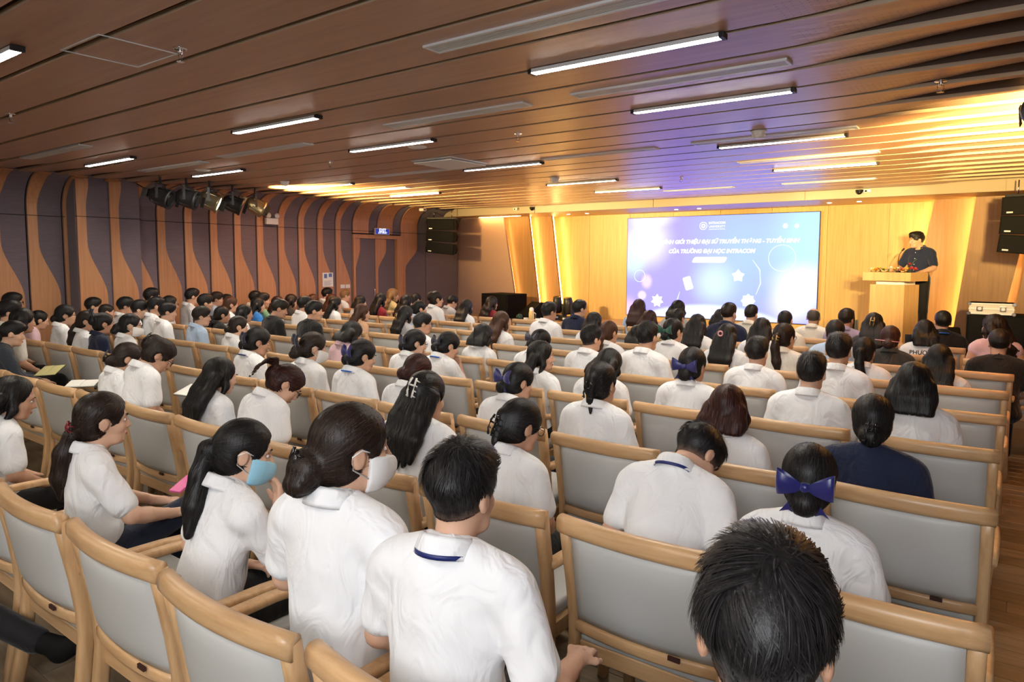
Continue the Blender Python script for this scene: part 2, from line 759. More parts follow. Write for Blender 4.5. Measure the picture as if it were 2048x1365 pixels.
# lintel and last modules round the door
module(9.145, 9.80, w_rev, z0=2.23)
module(9.80, 10.47, w_rev, z0=2.23)
module(10.47, 11.25, w_rev)
obj('fabric_panel', strip_mesh('fabric_panel', lambda z: 11.26, lambda z: 12.35, 0.0, 0.012), WALL_FABRIC, wall_left)
box('seam_line', (XL + 0.004, YB, 2.328), (XL + 0.030, 4.04, 2.336), DARK_GAP, wall_left)
box('seam_line', (XL + 0.004, 4.93, 2.328), (XL + 0.030, 11.25, 2.336), DARK_GAP, wall_left)
# clad column standing proud of the wall
column = struct(box('trim_1', (XL - 0.02, 4.06, 0), (XL + 0.295, 4.915, ZC + 0.05), WALL_FABRIC))
for j in range(2):
    module(4.06 + 0.4275 * j, 4.06 + 0.4275 * (j + 1), w_norm, off=0.295, flat=True, parent=column)

box('seam_line', (XL + 0.3, 4.055, 2.328), (XL + 0.325, 4.918, 2.336), DARK_GAP, column)

# double door set in the left wall
door = struct(empty('door_1', (XL, 9.145, 0)))
door['label'] = 'double door clad in purple fabric and timber under exit sign'
D = lambda n, lo, hi, m, par=door, bv=0.004: box(n, lo, hi, m, par, bv)
D('door_lining', (-0.03, 0.0, 2.185), (0.045, 1.325, 2.262), RIB_WOOD)
D('door_jamb', (-0.03, 1.17, 0.0), (0.075, 1.325, 2.19), RIB_WOOD)
D('door_jamb', (-0.03, 0.0, 0.0), (0.05, 0.05, 2.19), RIB_WOOD)


def leaf(y0, y1, wt, wb):
    lf = box('door_leaf', (-0.03, y0, 0.01), (0.0, y1, 2.185), WALL_FABRIC, door, 0.003)
    zz = np.linspace(0.02, 2.18, 36)
    W = y1 - y0
    poly = [(y0 + 0.004, z) for z in zz] + [(y0 + W * (wb + (wt - wb) * float(sstep(1.52, 1.98, z))), z) for z in zz[::-1]]
    me = prism_mesh('timber_rib', poly, 0.0, 0.012)
    for v in me.vertices:
        x, y, z = v.co
        v.co = (y, x, z)
    me.flip_normals()
    obj('timber_rib', me, RIB_WOOD, lf)
    return lf


lf1 = leaf(0.055, 0.60, 0.26, 0.04)
lf2 = leaf(0.606, 1.165, 0.55, 0.13)
box('door_handle', (0.01, 0.545, 0.95), (0.05, 0.565, 1.15), CHROME, lf1, 0.004)

# back wall behind the camera and right wall (out of the picture)
struct(box('wall_back', (XL - 0.1, YB - 0.12, 0), (XR + 0.1, YB, 3.2), PAINT))
wall_right = struct(box('wall_right', (XR, YB, 0), (XR + 0.12, YF + 0.2, 3.2), PAINT))

# ------------------------------------------------------------------ the stage end
ZS, ZSOF = 0.50, 2.725                # stage floor, soffit
stage = struct(box('floor_stage', (XL, 10.9, 0.0), (XR, YF, ZS - 0.025), MAUVE))
for i in range(15):
    y = 10.88 + i * 0.15
    for j in range(6):
        x0 = XL + j * 2.2
        x0 += (0 if i % 2 else -1.1)
        a, b = max(x0, XL), min(x0 + 2.197, XR)
        if b - a > 0.1:
            box('stage_board', (a, y, ZS - 0.024), (b, min(y + 0.147, YF), ZS), STAGE_FLOOR, stage, 0.0015)
beam = struct(box('trim_2', (XL, 11.74, ZSOF), (XR, 11.80, ZC + 0.2), BEIGE_PERF))
for i in range(5):
    xa = XL + 0.02 + i * 2.62
    box('beam_panel', (xa, 11.725, ZSOF + 0.002), (xa + 2.61, 11.74, ZC + 0.03), BEIGE_PERF, beam, 0.002)
soffit = struct(box('ceiling_stage', (XL, 11.80, ZSOF), (XR, YF + 0.1, ZSOF + 0.08), STAGE_WOOD))
wall_front = struct(box('wall_front', (XL - 0.1, YF, 0), (XR + 0.1, YF + 0.12, 3.2), STAGE_WOOD))
xw = -8.4
while xw < -0.4:
    box('timber_panel', (xw, YF - 0.015, ZS), (min(xw + 0.955, -0.2), YF, ZSOF), STAGE_WOOD, wall_front, 0.002)
    xw += 0.96
# side wall of the stage, left
struct(obj('wall_stage_left', prism_mesh('wall_stage_left', [(XL - 0.05, 0.0), (-8.80, 0.0), (-8.86, ZS), (-9.27, ZSOF), (XL - 0.05, ZSOF)], 12.38, 12.44), MAUVE))
struct(box('wall_stage_left_return', (-9.75, 12.44, 0.0), (-9.70, YF, ZSOF), MAUVE))


def slanted(name, xtl, xbl, xtr, xbr, y0, y1, par):
    return obj(name, prism_mesh(name, [(xbl, ZS), (xbr, ZS), (xtr, ZSOF), (xtl, ZSOF)], y0, y1), FIN_WOOD, par)


def led_line(xt, xb, y, par, mat=None):
    V, F = sweep([(xb, y, ZS + 0.01), (xt, y, ZSOF - 0.01)], rrect(0.022, 0.022, 0.003, 1), up=(0, 1, 0))
    return obj('led_strip', mesh_np('led_strip', V, F, False), mat or LED, par)


fins_l = struct(empty('trim_3', (0, 0, 0)), 'slanted timber fins with warm light strips left of screen')
fins_r = struct(empty('trim_4', (0, 0, 0)), 'slanted timber fins with warm light strips right of screen')
slanted('timber_fin', -9.68, -9.60, -8.70, -8.38, 12.56, 12.62, fins_l)
slanted('timber_fin', -9.42, -9.10, -8.24, -7.94, 12.78, 12.84, fins_l)
led_line(-8.735, -8.415, 12.66, fins_l)
led_line(-8.275, -7.975, 12.90, fins_l)
led_line(-9.315, -8.905, 12.48, fins_l, LED_DIM)
slanted('timber_fin', -0.47, -0.69, 0.24, -0.12, 12.56, 12.62, fins_r)
slanted('timber_fin', -1.02, -1.38, 0.60, 0.30, 12.78, 12.84, fins_r)
led_line(-0.435, -0.655, 12.66, fins_r)
led_line(-0.985, -1.345, 12.90, fins_r)
led_line(0.215, -0.145, 12.66, fins_r, LED_DIM)
slanted('timber_fin', 0.30, 0.02, 2.45, 2.45, 12.40, 12.46, fins_r)
# soffit light slots over the fins, left
box('led_strip', (-9.9, 12.30, ZSOF - 0.006), (-8.75, 12.325, ZSOF), LED, fins_l)
dl = cyl_mesh('downlight', 0.035, 0.035, 0.006, 16)
DOWN = emit('downlight_glow', (1, 0.85, 0.6), 9.0)
for x in (-7.6, -7.15, -5.2, -4.75, -2.5, -2.05):
    pos = {-7.6: 'left pair, left one', -7.15: 'left pair, right one', -5.2: 'middle pair, left one', -4.75: 'middle pair, right one', -2.5: 'right pair, left one', -2.05: 'right pair, right one'}[x]
    o = tag(obj('downlight', dl, DOWN, None, (x, 12.45, ZSOF - 0.006)), 'small round recessed downlight in the stage soffit, ' + pos, 'downlight', 'downlights in the stage soffit')

# ------------------------------------------------------------------ LED screen
SX0, SX1, SZ0, SZ1 = -6.515, -2.755, 0.605, 2.635
screen = tag(empty('led_screen', ((SX0 + SX1) / 2, YF - 0.06, SZ0)), 'large blue and violet led screen showing event title on the stage wall', 'screen')
HW = (SX1 - SX0) / 2
SH = SZ1 - SZ0
m, nt, b = newmat('screen_picture')
tc = nt.nodes.new('ShaderNodeTexCoord')
base = None


def blob(cx, cz, rx, rz, hard=0.0):
    """soft elliptical mask in screen metres"""
    mp = nt.nodes.new('ShaderNodeMapping')
    mp.inputs['Location'].default_value = (-cx / rx, 0, -cz / rz)
    mp.inputs['Scale'].default_value = (1 / rx, 0, 1 / rz)
    nt.links.new(tc.outputs['Object'], mp.inputs['Vector'])
    g = nt.nodes.new('ShaderNodeTexGradient')
    g.gradient_type = 'SPHERICAL'
    nt.links.new(mp.outputs[0], g.inputs[0])
    r = nt.nodes.new('ShaderNodeMapRange')
    r.interpolation_type = 'SMOOTHSTEP'
    r.inputs['From Max'].default_value = 1.0 - hard
    nt.links.new(g.outputs['Fac'], r.inputs['Value'])
    return r.outputs[0]


def over(bg, mask, col, amt=1.0):
    mx = nt.nodes.new('ShaderNodeMix')
    mx.data_type = 'RGBA'
    mu = nt.nodes.new('ShaderNodeMath')
    mu.operation = 'MULTIPLY'
    mu.inputs[1].default_value = amt
    nt.links.new(mask, mu.inputs[0])
    nt.links.new(mu.outputs[0], mx.inputs['Factor'])
    if isinstance(bg, tuple):
        mx.inputs['A'].default_value = c4(bg)
    else:
        nt.links.new(bg, mx.inputs['A'])
    mx.inputs['B'].default_value = c4(col)
    return mx.outputs['Result']


VIO, SKYB, CYAN, WHT = (0.225, 0.195, 1.15), (0.225, 0.315, 1.15), (0.27, 0.46, 0.95), (0.58, 0.58, 0.85)
px = over(VIO, blob(0.55, 1.3, 1.5, 2.2), SKYB)
px = over(px, blob(1.75, 1.5, 1.1, 1.9), CYAN)
px = over(px, blob(-1.45, 1.55, 0.75, 0.75), WHT, 0.95)
px = over(px, blob(-1.75, 1.15, 0.45, 0.5), (0.38, 0.56, 0.8), 0.8)
px = over(px, blob(-1.35, 2.0, 0.7, 0.25), WHT, 0.85)
px = over(px, blob(1.62, 0.72, 0.75, 0.55), WHT, 0.95)
px = over(px, blob(1.45, 0.35, 0.6, 0.5), WHT, 0.8)
px = over(px, blob(-1.85, 0.1, 0.35, 0.4), (0.55, 0.36, 0.75), 0.9)
px = over(px, blob(-1.42, 0.72, 0.16, 0.2, 0.3), (0.52, 0.40, 0.8), 0.8)
px = over(px, blob(-1.52, 0.43, 0.12, 0.12, 0.5), (0.5, 0.42, 0.8), 0.8)
px = over(px, blob(-0.1, -0.62, 2.1, 0.95, 0.9), (0.46, 0.52, 0.9), 0.9)
px = over(px, blob(0.0, 0.72, 0.62, 0.62), (0.38, 0.50, 0.95), 0.8)
b.inputs['Base Color'].default_value = (0, 0, 0, 1)
nt.links.new(px, b.inputs['Emission Color'])
setp(b, es=SCREEN_E, rough=0.5, spec=0.1)
SCREEN = m
obj('picture', box_mesh('picture', (-HW + 0.012, -0.004, 0.012), (HW - 0.012, 0.0, SH - 0.012)), SCREEN, screen)
box('bezel', (-HW, 0.0, 0.0), (HW, 0.045, SH), BLACK, screen, 0.003)
SW = emit('screen_white', (1, 0.99, 1.0), 0.62 * SCREEN_E)
SWP = emit('screen_cream', (1, 0.97, 0.86), 0.6 * SCREEN_E)
SCY = emit('screen_pale_cyan', (0.80, 1.0, 1.0), 0.55 * SCREEN_E)
RX = (math.pi / 2, 0, 0)
yT = -0.006
text_obj('title_text', 'CHƯƠNG TRÌNH GIỚI THIỆU ĐẠI SỨ TRUYỀN THÔNG - TUYỂN SINH', 0.14, SW, screen, (-0.05, yT, SH - 0.515), RX, shear=0.25, width=3.18, bold=0.007)
text_obj('title_text', 'CỦA TRƯỜNG ĐẠI HỌC INTRACOM', 0.14, SW, screen, (-0.10, yT, SH - 0.70), RX, shear=0.25, width=1.72, bold=0.007)
text_obj('logo_text', 'INTRACOM', 0.085, SW, screen, (0.025, yT, SH - 0.155), RX, width=0.32, bold=0.002)
text_obj('logo_text', 'UNIVERSITY', 0.075, SW, screen, (0.025, yT, SH - 0.225), RX, width=0.32)
text_obj('logo_text', 'UNLOCKING POTENTIAL', 0.028, SW, screen, (0.025, yT, SH - 0.275), RX, width=0.32)
# round flower emblem beside the logo lettering
ring = tube_mesh('logo_ring', [(0.072 * math.cos(a), 0, 0.072 * math.sin(a)) for a in np.linspace(0, 2 * math.pi, 28)[:-1]], 0.006, 6, True)
obj('logo_ring', ring, SW, screen, (-0.245, yT, SH - 0.205))
V, F = [], []
for i in range(8):
    a = i * math.pi / 4
    n0 = len(V)
    for rr, ww in ((0.012, 0), (0.032, 0.011), (0.055, 0), (0.032, -0.011)):
        V.append((rr * math.sin(a) + ww * math.cos(a), 0, rr * math.cos(a) - ww * math.sin(a)))
    F.append((n0, n0 + 1, n0 + 2, n0 + 3))
obj('logo_flower', mesh_np('logo_flower', V, F, False), SW, screen, (-0.245, yT, SH - 0.205))


def flat_star(name, n, ro, ri, mat, loc):
    poly = [((ro if i % 2 == 0 else ri) * math.sin(math.pi * i / n), (ro if i % 2 == 0 else ri) * math.cos(math.pi * i / n)) for i in range(2 * n)]
    return obj(name, prism_mesh(name, poly, -0.001, 0.001), mat, screen, loc)


obj('title_badge', prism_mesh('title_badge', [(x + 0.03 * z / 0.06, z) for x, z in rrect(0.66, 0.115, 0.04, 4)], -0.001, 0.001), SWP, screen, (-0.11, yT, SH - 0.865))
flat_star('star_shape', 5, 0.13, 0.085, SCY, (0.46, yT, SH - 1.17))
flat_star('flower_shape', 8, 0.14, 0.11, SCY, (0.66, yT, SH - 1.64))
flat_star('splash_shape', 7, 0.14, 0.09, SW, (-1.18, yT, SH - 1.70))
obj('tablet_shape', prism_mesh('tablet_shape', [(x * 0.94 - z * 0.3, z * 0.94 + x * 0.3) for x, z in rrect(0.17, 0.27, 0.03, 3)], -0.001, 0.001), SCY, screen, (-0.53, yT, SH - 1.33))
for x, z, r in ((1.36, -0.245, 0.045), (1.56, -0.25, 0.04)):
    obj('round_icon', prism_mesh('round_icon', circ(r, 18), -0.001, 0.001), SW, screen, (x - 0.07, yT, SH + z))
for x, z, r in ((1.25, -0.83, 0.24), (-1.58, -1.20, 0.12)):
    obj('bubble_ring', tube_mesh('bubble_ring', [(r * math.cos(a), 0, r * math.sin(a)) for a in np.linspace(0, 2 * math.pi, 40)[:-1]], 0.006, 5, True), SCY, screen, (x, yT, SH + z))
for pts in ([(-1.86, -0.62), (-1.75, -0.42), (-1.55, -0.28), (-1.3, -0.2), (-1.05, -0.03)], [(0.72, -0.86), (0.86, -1.05), (0.88, -1.3), (0.80, -1.52)],
            [(-0.70, -1.50), (-0.75, -1.68), (-0.73, -1.85), (-0.68, -1.93)], [(-1.86, -0.50), (-1.75, -0.28), (-1.6, -0.18)]):
    obj('swoosh', tube_mesh('swoosh', [(x, 0, z) for x, z in pts], 0.012, 5, scales=[0.3] + [1] * (len(pts) - 2) + [0.3]), SCY, screen, (0, yT, SH))
# ------------------------------------------------------------------ ceiling fittings
ORD = ['first', 'second', 'third', 'fourth', 'fifth', 'sixth', 'seventh', 'eighth', 'ninth', 'tenth', 'eleventh', 'twelfth', 'thirteenth', 'fourteenth', 'fifteenth', 'sixteenth', 'seventeenth', 'eighteenth']
zt = ZC - 0.010


def ceiling_tube(p0, p1, label):
    A, B = Vector(p0), Vector(p1)
    L = (B - A).length
    t = empty('ceiling_light', (A + B) / 2)
    t.rotation_euler = (0, 0, math.atan2(B.y - A.y, B.x - A.x))
    tag(t, label, 'ceiling light', 'linear ceiling lights')
    box('housing', (-L / 2, -0.030, 0.004), (L / 2, 0.030, 0.008), BLACK, t, 0.001)
    box('diffuser', (-L / 2 + 0.012, -0.0265, -0.016), (L / 2 - 0.012, 0.0265, 0.004), TUBE, t, 0.003)
    for s in (-1, 1):
        box('side_cheek', (-L / 2, s * 0.0285 - 0.0018, -0.0145), (L / 2, s * 0.0285 + 0.0018, 0.006), ALU, t)
        box('end_cap', (s * L / 2 - 0.012, -0.032, -0.020), (s * L / 2 + 0.012, 0.032, 0.008), BLACK, t, 0.002)
    return t


TB = [((1062, 142), (1425, 75), 'right line, nearest to camera'), ((1265, 222), (1572, 183), 'right line, second from camera'), ((1433, 292), (1683, 273), 'right line, third from camera'),
      ((1543, 339), (1752, 328), 'right line, fourth from camera'), ((475, 265), (638, 230), 'middle line, nearest whole one'), ((705, 302), (868, 278), 'middle line, second from camera'),
      ((930, 340), (1084, 325), 'middle line, third from camera'), ((1092, 369), (1234, 360), 'middle line, fourth from camera'), ((1185, 383), (1320, 377), 'middle line, last before stage beam'),
      ((177, 331), (268, 313), 'left line, nearest to camera'), ((390, 352), (487, 338), 'left line, second from camera'), ((608, 376), (709, 366), 'left line, third from camera'),
      ((778, 392), (878, 386), 'left line, fourth from camera')]
for a, b_, lab in TB:
    P, Q = unz(*a, zt), unz(*b_, zt)
    y = (P[1] + Q[1]) / 2
    ceiling_tube((P[0], y, zt), (P[0] + 1.12, y, zt), 'white linear ceiling light, ' + lab)
ceiling_tube((-5.35, 1.43, zt), (-4.22, 1.43, zt), 'white linear ceiling light cut by the left picture edge')
for x in (-2.3, -5.4, -8.8):
    for y in (-0.6, -2.4):
        ceiling_tube((x, y, zt), (x + 1.12, y, zt), 'white linear ceiling light behind the camera, %s line, %s' % ({-2.3: 'right', -5.4: 'middle', -8.8: 'left'}[x], 'nearer' if y > -1 else 'farther'))


def vent(xa, xb, yc, label, wd=0.13):
    t = tag(empty('air_vent', (xa, yc - wd / 2, ZC)), label, 'air vent', 'slotted ceiling air vents')
    L = xb - xa
    for lo, hi in (((0, 0, -0.012), (L, 0.018, 0.006)), ((0, wd - 0.018, -0.012), (L, wd, 0.006)), ((0, 0.018, -0.012), (0.018, wd - 0.018, 0.006)), ((L - 0.018, 0.018, -0.012), (L, wd - 0.018, 0.006))):
        box('frame_bar', lo, hi, ALU, t, 0.002)
    box('back_plate', (0.018, 0.018, 0.002), (L - 0.018, wd - 0.018, 0.006), BLACK_MATT, t)
    sm = box_mesh('slat', (0.02, 0, -0.009), (L - 0.02, 0.009, 0.001), 0.001, 1)
    for i in range(6):
        obj('slat', sm, ALU, t, (0, 0.024 + i * (wd - 0.05) / 5 - 0.002, 0))


for xa, xb, y, lab in ((-2.51, -1.15, 2.72, 'large slotted air vent at the top centre, nearest to camera'), (-4.20, -2.80, 4.03, 'slotted air vent between the middle lights and purple glow'),
                       (-2.42, -1.04, 4.03, 'slotted air vent between the two nearest right line lights'), (-6.92, -5.45, 4.19, 'slotted air vent beside second left line light'),
                       (-8.85, -7.42, 4.28, 'slotted air vent behind the nearest left line light'), (-8.78, -7.30, 3.00, 'slotted air vent near the left picture edge'),
                       (-6.90, -5.35, 6.33, 'slotted air vent beside the square ceiling hatch'), (-8.75, -7.45, 7.55, 'slotted air vent beyond the third left line light'),
                       (-4.19, -2.86, 6.33, 'slotted air vent at right of the third middle line light'), (-2.48, -1.07, 6.30, 'slotted air vent just before the third right line light'),
                       (-2.53, -1.12, 7.80, 'slotted air vent just before the fourth right line light'), (-2.7, -1.5, 10.3, 'slotted air vent nearest to stage beam, right'),
                       (-4.5, -3.4, 10.3, 'slotted air vent nearest to stage beam, centre')):
    vent(xa, xb, y, lab)

h = tag(empty('ceiling_hatch', (-5.15, 5.9, ZC)), 'square white ceiling access hatch hanging slightly open', 'hatch')
box('hatch_door', (-0.29, -0.30, -0.035), (0.26, 0.30, -0.02), WHITE, h, 0.003)
box('hatch_frame', (-0.31, -0.32, -0.014), (0.28, 0.32, 0.0), ALU, h, 0.003)
h2 = tag(empty('ceiling_hatch', (-3.90, 1.79, ZC)), 'thin outlined ceiling access panel at upper left', 'hatch')
for lo, hi in (((-0.22, -0.20, -0.004), (0.22, -0.193, 0.001)), ((-0.22, 0.193, -0.004), (0.22, 0.20, 0.001)), ((-0.22, -0.193, -0.004), (-0.213, 0.193, 0.001)), ((0.213, -0.193, -0.004), (0.22, 0.193, 0.001))):
    box('panel_edge', lo, hi, ALU, h2)

sd = lathe_mesh('smoke_body', [(0, -0.062), (0.035, -0.062), (0.045, -0.05), (0.052, -0.045), (0.056, -0.02), (0.058, 0.0), (0, 0)], 22)
sl = lathe_mesh('smoke_base', [(0, -0.012), (0.066, -0.012), (0.066, 0.0), (0, 0)], 22)
for (x, y, lab, k_) in ((-1.79, 6.02, 'white smoke detector in the purple glow, largest of them', 1.0), (-5.0, 7.83, 'white smoke detector above the fourth middle line light', 1.0),
                        (-8.35, 6.0, 'white smoke detector near the left spotlights', 0.9), (-4.75, 4.94, 'flat round ceiling speaker under second middle line light', 0.0), (-8.13, 4.66, 'flat round ceiling speaker behind second left line light', 0.0)):
    t = tag(empty('smoke_detector' if k_ else 'ceiling_speaker', (x, y, ZC)), lab, 'detector' if k_ else 'speaker')
    if k_:
        obj('body', sd, WHITE, t)
        obj('base', sl, WHITE, t)
    else:
        obj('grille', lathe_mesh('grille', [(0, -0.012), (0.075, -0.012), (0.09, -0.006), (0.095, 0), (0, 0)], 24), WHITE, t)
spm = tube_mesh('pipe', [(0, 0, 0.0), (0, 0, -0.03)], 0.012, 8)
spf = tube_mesh('yoke', [(-0.016, 0, -0.03), (-0.018, 0, -0.05), (0, 0, -0.066), (0.018, 0, -0.05), (0.016, 0, -0.03)], 0.003, 6)
spd = cyl_mesh('deflector', 0.02, 0.02, 0.003, 14, -0.07)
spe = lathe_mesh('escutcheon', [(0, -0.004), (0.034, -0.004), (0.036, 0.0), (0, 0)], 18)
for x, y, lab in ((-6.23, 2.04, 'far upper left'), (-6.22, 5.07, 'left of second middle line light'), (-3.53, 4.93, 'right of second middle line light'), (-0.40, 5.01, 'at right beside the amber glow'),
                  (-3.58, 1.95, 'at upper left near camera'), (-3.59, 8.74, 'in the middle near the stage')):
    t = tag(empty('sprinkler', (x, y, ZC)), 'small chrome fire sprinkler on the ceiling, ' + lab, 'sprinkler')
    for n_, me in (('pipe', spm), ('yoke', spf), ('deflector', spd), ('escutcheon', spe)):
        obj(n_, me, CHROME, t)

# dome and bullet cameras on the stage beam
for x, lab, dark in ((-8.42, 'small white sensor on the stage beam, left end', 0), (-8.02, 'small black dome camera on the stage beam, left end', 1), (-1.93, 'small black dome camera on the stage beam above the podium', 1), (-1.82, 'small white sensor beside camera above the podium', 0)):
    t = tag(empty('dome_camera' if dark else 'beam_sensor', (x, 11.70, ZC - 0.01)), lab, 'camera' if dark else 'sensor')
    if dark:
        obj('dome', lathe_mesh('dome', [(0, -0.075), (0.025, -0.068), (0.04, -0.05), (0.045, -0.03), (0, -0.03)], 18), BLACK_GLOSS, t)
        obj('base', lathe_mesh('base', [(0, -0.03), (0.05, -0.03), (0.05, 0), (0, 0)], 18), BLACK, t)
    else:
        box('body', (-0.05, -0.035, -0.05), (0.05, 0.02, 0.0), WHITE, t, 0.008)
        box('lens_window', (-0.03, -0.037, -0.04), (0.0, -0.034, -0.015), BLACK_GLOSS, t)
t = tag(empty('wall_sensor', (-10.05, 10.6, ZC - 0.02)), 'white sensor box at the ceiling edge above the exit door', 'sensor')
box('body', (-0.06, -0.05, -0.06), (0.06, 0.05, 0.0), WHITE, t, 0.012)
box('lens_window', (0.055, -0.03, -0.045), (0.063, 0.03, -0.02), BLACK_GLOSS, t)

# ------------------------------------------------------------------ theatre spotlights on the left and right
GOLD = plain('warm_metal_shell', (0.28, 0.235, 0.15), 0.3, metal=0.8)
LENS_ON = emit('lamp_lens', (1.0, 0.78, 0.45), 6.0)
AMBER = (1.0, 0.66, 0.22)


def spotlight(loc, rz, tilt, label, shell, lit):
    t = tag(empty('stage_spotlight', loc, rz), label, 'spotlight', 'theatre spotlights')
    box('yoke_arm', (-0.105, -0.014, -0.13), (-0.095, 0.014, 0.03), BLACK, t, 0.002)
    box('yoke_arm', (0.095, -0.014, -0.13), (0.105, 0.014, 0.03), BLACK, t, 0.002)
    box('yoke_bridge', (-0.105, -0.016, 0.025), (0.105, 0.016, 0.035), BLACK, t, 0.002)
    obj('hanging_stem', cyl_mesh('hanging_stem', 0.013, 0.013, 0.14, 10, 0.03), BLACK, t)
    can = obj('can', lathe_mesh('can', [(0, -0.12), (0.05, -0.12), (0.082, -0.09), (0.10, -0.02), (0.105, 0.08), (0.112, 0.085), (0.112, 0.11), (0.098, 0.11), (0.09, 0.085), (0, 0.085)], 20), shell, t, (0, 0, -0.11), (math.radians(-90 - tilt), 0, 0))
    for i in range(4):
        a = math.radians(45 + 90 * i)
        box('cooling_fin', (0.088 * math.cos(a) - 0.012, 0.088 * math.sin(a) - 0.012, -0.06), (0.088 * math.cos(a) + 0.012, 0.088 * math.sin(a) + 0.012, 0.06), shell, can, 0.003)
    obj('lens', lathe_mesh('lens', [(0, 0.108), (0.05, 0.105), (0.079, 0.10), (0, 0.098)], 20), LENS_ON if lit else BLACK_GLOSS, can)
    for s in (-1, 1):
        box('barn_door', (s * 0.1 - 0.003, -0.06, 0.13), (s * 0.1 + 0.003, 0.06, 0.165), BLACK_MATT, can)
    box('lamp_box', (-0.045, -0.045, -0.19), (0.045, 0.045, -0.13), shell, can, 0.006)
    return t


for i, ((x, y), sh, lit, tl) in enumerate(zip([(-9.25, 4.80), (-9.2, 5.13), (-9.22, 5.48), (-9.52, 6.02), (-9.60, 6.45)], [BLACK, BLACK, GOLD, BLACK, GOLD], [0, 0, 1, 1, 1], [18, 14, 24, 20, 26])):
    lab = ['black theatre spotlight, first of five on left wall', 'black theatre spotlight, second of five on left wall', 'gold lit theatre spotlight in the middle of the left row', 'black lit theatre spotlight, fourth of the left row', 'gold lit theatre spotlight above the emergency light'][i]
    o_ = spotlight((x, y - 0.10, 2.72), math.radians(-50 + 6 * i), tl, lab, sh, lit)
    o_.scale = (1.22, 1.22, 1.22)
cable = tube_mesh('lamp_cable', [(-9.7, 4.6, 2.78), (-9.45, 4.75, 2.62), (-9.35, 4.9, 2.73), (-9.3, 5.0, 2.78), (-9.3, 5.2, 2.72), (-9.3, 5.4, 2.78), (-9.4, 5.7, 2.7), (-9.55, 5.95, 2.78), (-9.65, 6.2, 2.7), (-9.7, 6.4, 2.79)], 0.008, 6)
tag(obj('lamp_cable', cable, BLACK), 'black cable looping between the left wall spotlights', 'cable')
spotlight((0.13, 4.80, 2.74), math.radians(12), 20, 'dark theatre spotlight cut by the right picture edge', BLACK, 1)
# light of the lit spotlights: beams to the stage and hot spill that rakes along the ceiling
BEAM = (1.0, 0.78, 0.38)
spot('spot_right_beam', (0.16, 5.10, 2.58), (-2.35, 12.9, 1.75), 1750, BEAM, 23, 0.5, 0.08)
spot('spot_right_beam_far', (0.16, 5.12, 2.58), (-4.6, 13.0, 1.85), 1050, BEAM, 28, 0.6, 0.08)
spot('spot_left_beam', (-9.15, 5.75, 2.56), (-6.4, 13.0, 1.75), 900, BEAM, 30, 0.6, 0.08)
spot('spot_left_beam_far', (-9.15, 6.2, 2.56), (-2.7, 12.6, 1.75), 1000, BEAM, 22, 0.6, 0.08)
area('spot_right_spill', (0.62, 5.35, 2.40), (0.10, 6.8, 3.02), 0.22, 250, AMBER, spread=math.radians(86))
area('spot_left_spill', (-9.2, 6.2, 2.50), (-8.55, 7.6, 3.02), 0.22, 230, AMBER, spread=math.radians(95))

# emergency twin light, exit sign, notice, switches on the left wall
t = tag(empty('emergency_light', (XL + 0.05, 7.27, 2.42)), 'white twin-head emergency light on the left wall', 'emergency light')
box('case', (0, -0.12, -0.055), (0.06, 0.12, 0.055), WHITE, t, 0.012)
for s in (-1, 1):
    hd = obj('lamp_head', lathe_mesh('lamp_head', [(0, -0.03), (0.03, -0.03), (0.045, 0.02), (0.047, 0.03), (0.0, 0.028)], 18), ALU, t, (0.05, s * 0.085, 0.10), (0, math.radians(90), 0))
    box('bracket', (0.02, s * 0.085 - 0.008, 0.05), (0.035, s * 0.085 + 0.008, 0.10), WHITE, t)
t = tag(empty('exit_sign', (XL + 0.08, 9.895, 2.335)), 'blue and white lit exit sign above the double door', 'sign')
SIGN_BLUE = emit('sign_blue', (0.04, 0.06, 0.42), 0.8)
SIGN_WHITE = emit('sign_white', (0.9, 0.9, 1.0), 1.3)
SIGN_FRAME = plain('sign_frame', (0.62, 0.55, 0.58), 0.4)
box('case', (-0.04, -0.20, -0.065), (0.0, 0.20, 0.065), SIGN_FRAME, t, 0.004)
box('blue_face', (0.0, -0.185, -0.052), (0.003, 0.185, 0.052), SIGN_BLUE, t)
text_obj('sign_text', 'EXIT', 0.062, SIGN_WHITE, t, (0.006, 0.0, 0.022), (math.pi / 2, 0, math.pi / 2), width=0.19, bold=0.002)
text_obj('sign_text', 'LỐI THOÁT', 0.045, SIGN_WHITE, t, (0.006, 0.0, -0.028), (math.pi / 2, 0, math.pi / 2), width=0.24, bold=0.001)
# paper notice
t = tag(empty('wall_notice', (XL + 0.032, 8.51, 1.37)), 'white printed notice sheet on a timber rib of the left wall', 'notice')
box('sheet', (0, -0.125, -0.135), (0.004, 0.125, 0.135), WHITE, t)
INKB = plain('blue_ink', (0.10, 0.2, 0.5), 0.7)
INKG = plain('grey_ink', (0.30, 0.32, 0.40), 0.8)
box('picture_block', (0.004, -0.09, 0.03), (0.005, -0.02, 0.11), INKB, t)
box('picture_block', (0.004, 0.02, 0.05), (0.005, 0.10, 0.12), INKB, t)
for i in range(6):
    box('print_line', (0.004, -0.09, -0.03 - i * 0.016), (0.005, 0.09 - 0.02 * (i % 3), -0.024 - i * 0.016), INKG, t)
for y, lab in ((8.865, 'white double switch plate beside door, left one'), (8.995, 'white double switch plate beside door, right one')):
    t = tag(empty('switch_plate', (XL + 0.03, y, 1.23)), lab, 'switch')
    box('plate', (0, -0.055, -0.035), (0.008, 0.055, 0.035), WHITE, t, 0.003)
    for s in (-1, 1):
        box('rocker', (0.008, s * 0.024 - 0.018, -0.022), (0.012, s * 0.024 + 0.018, 0.022), WHITE, t, 0.002)

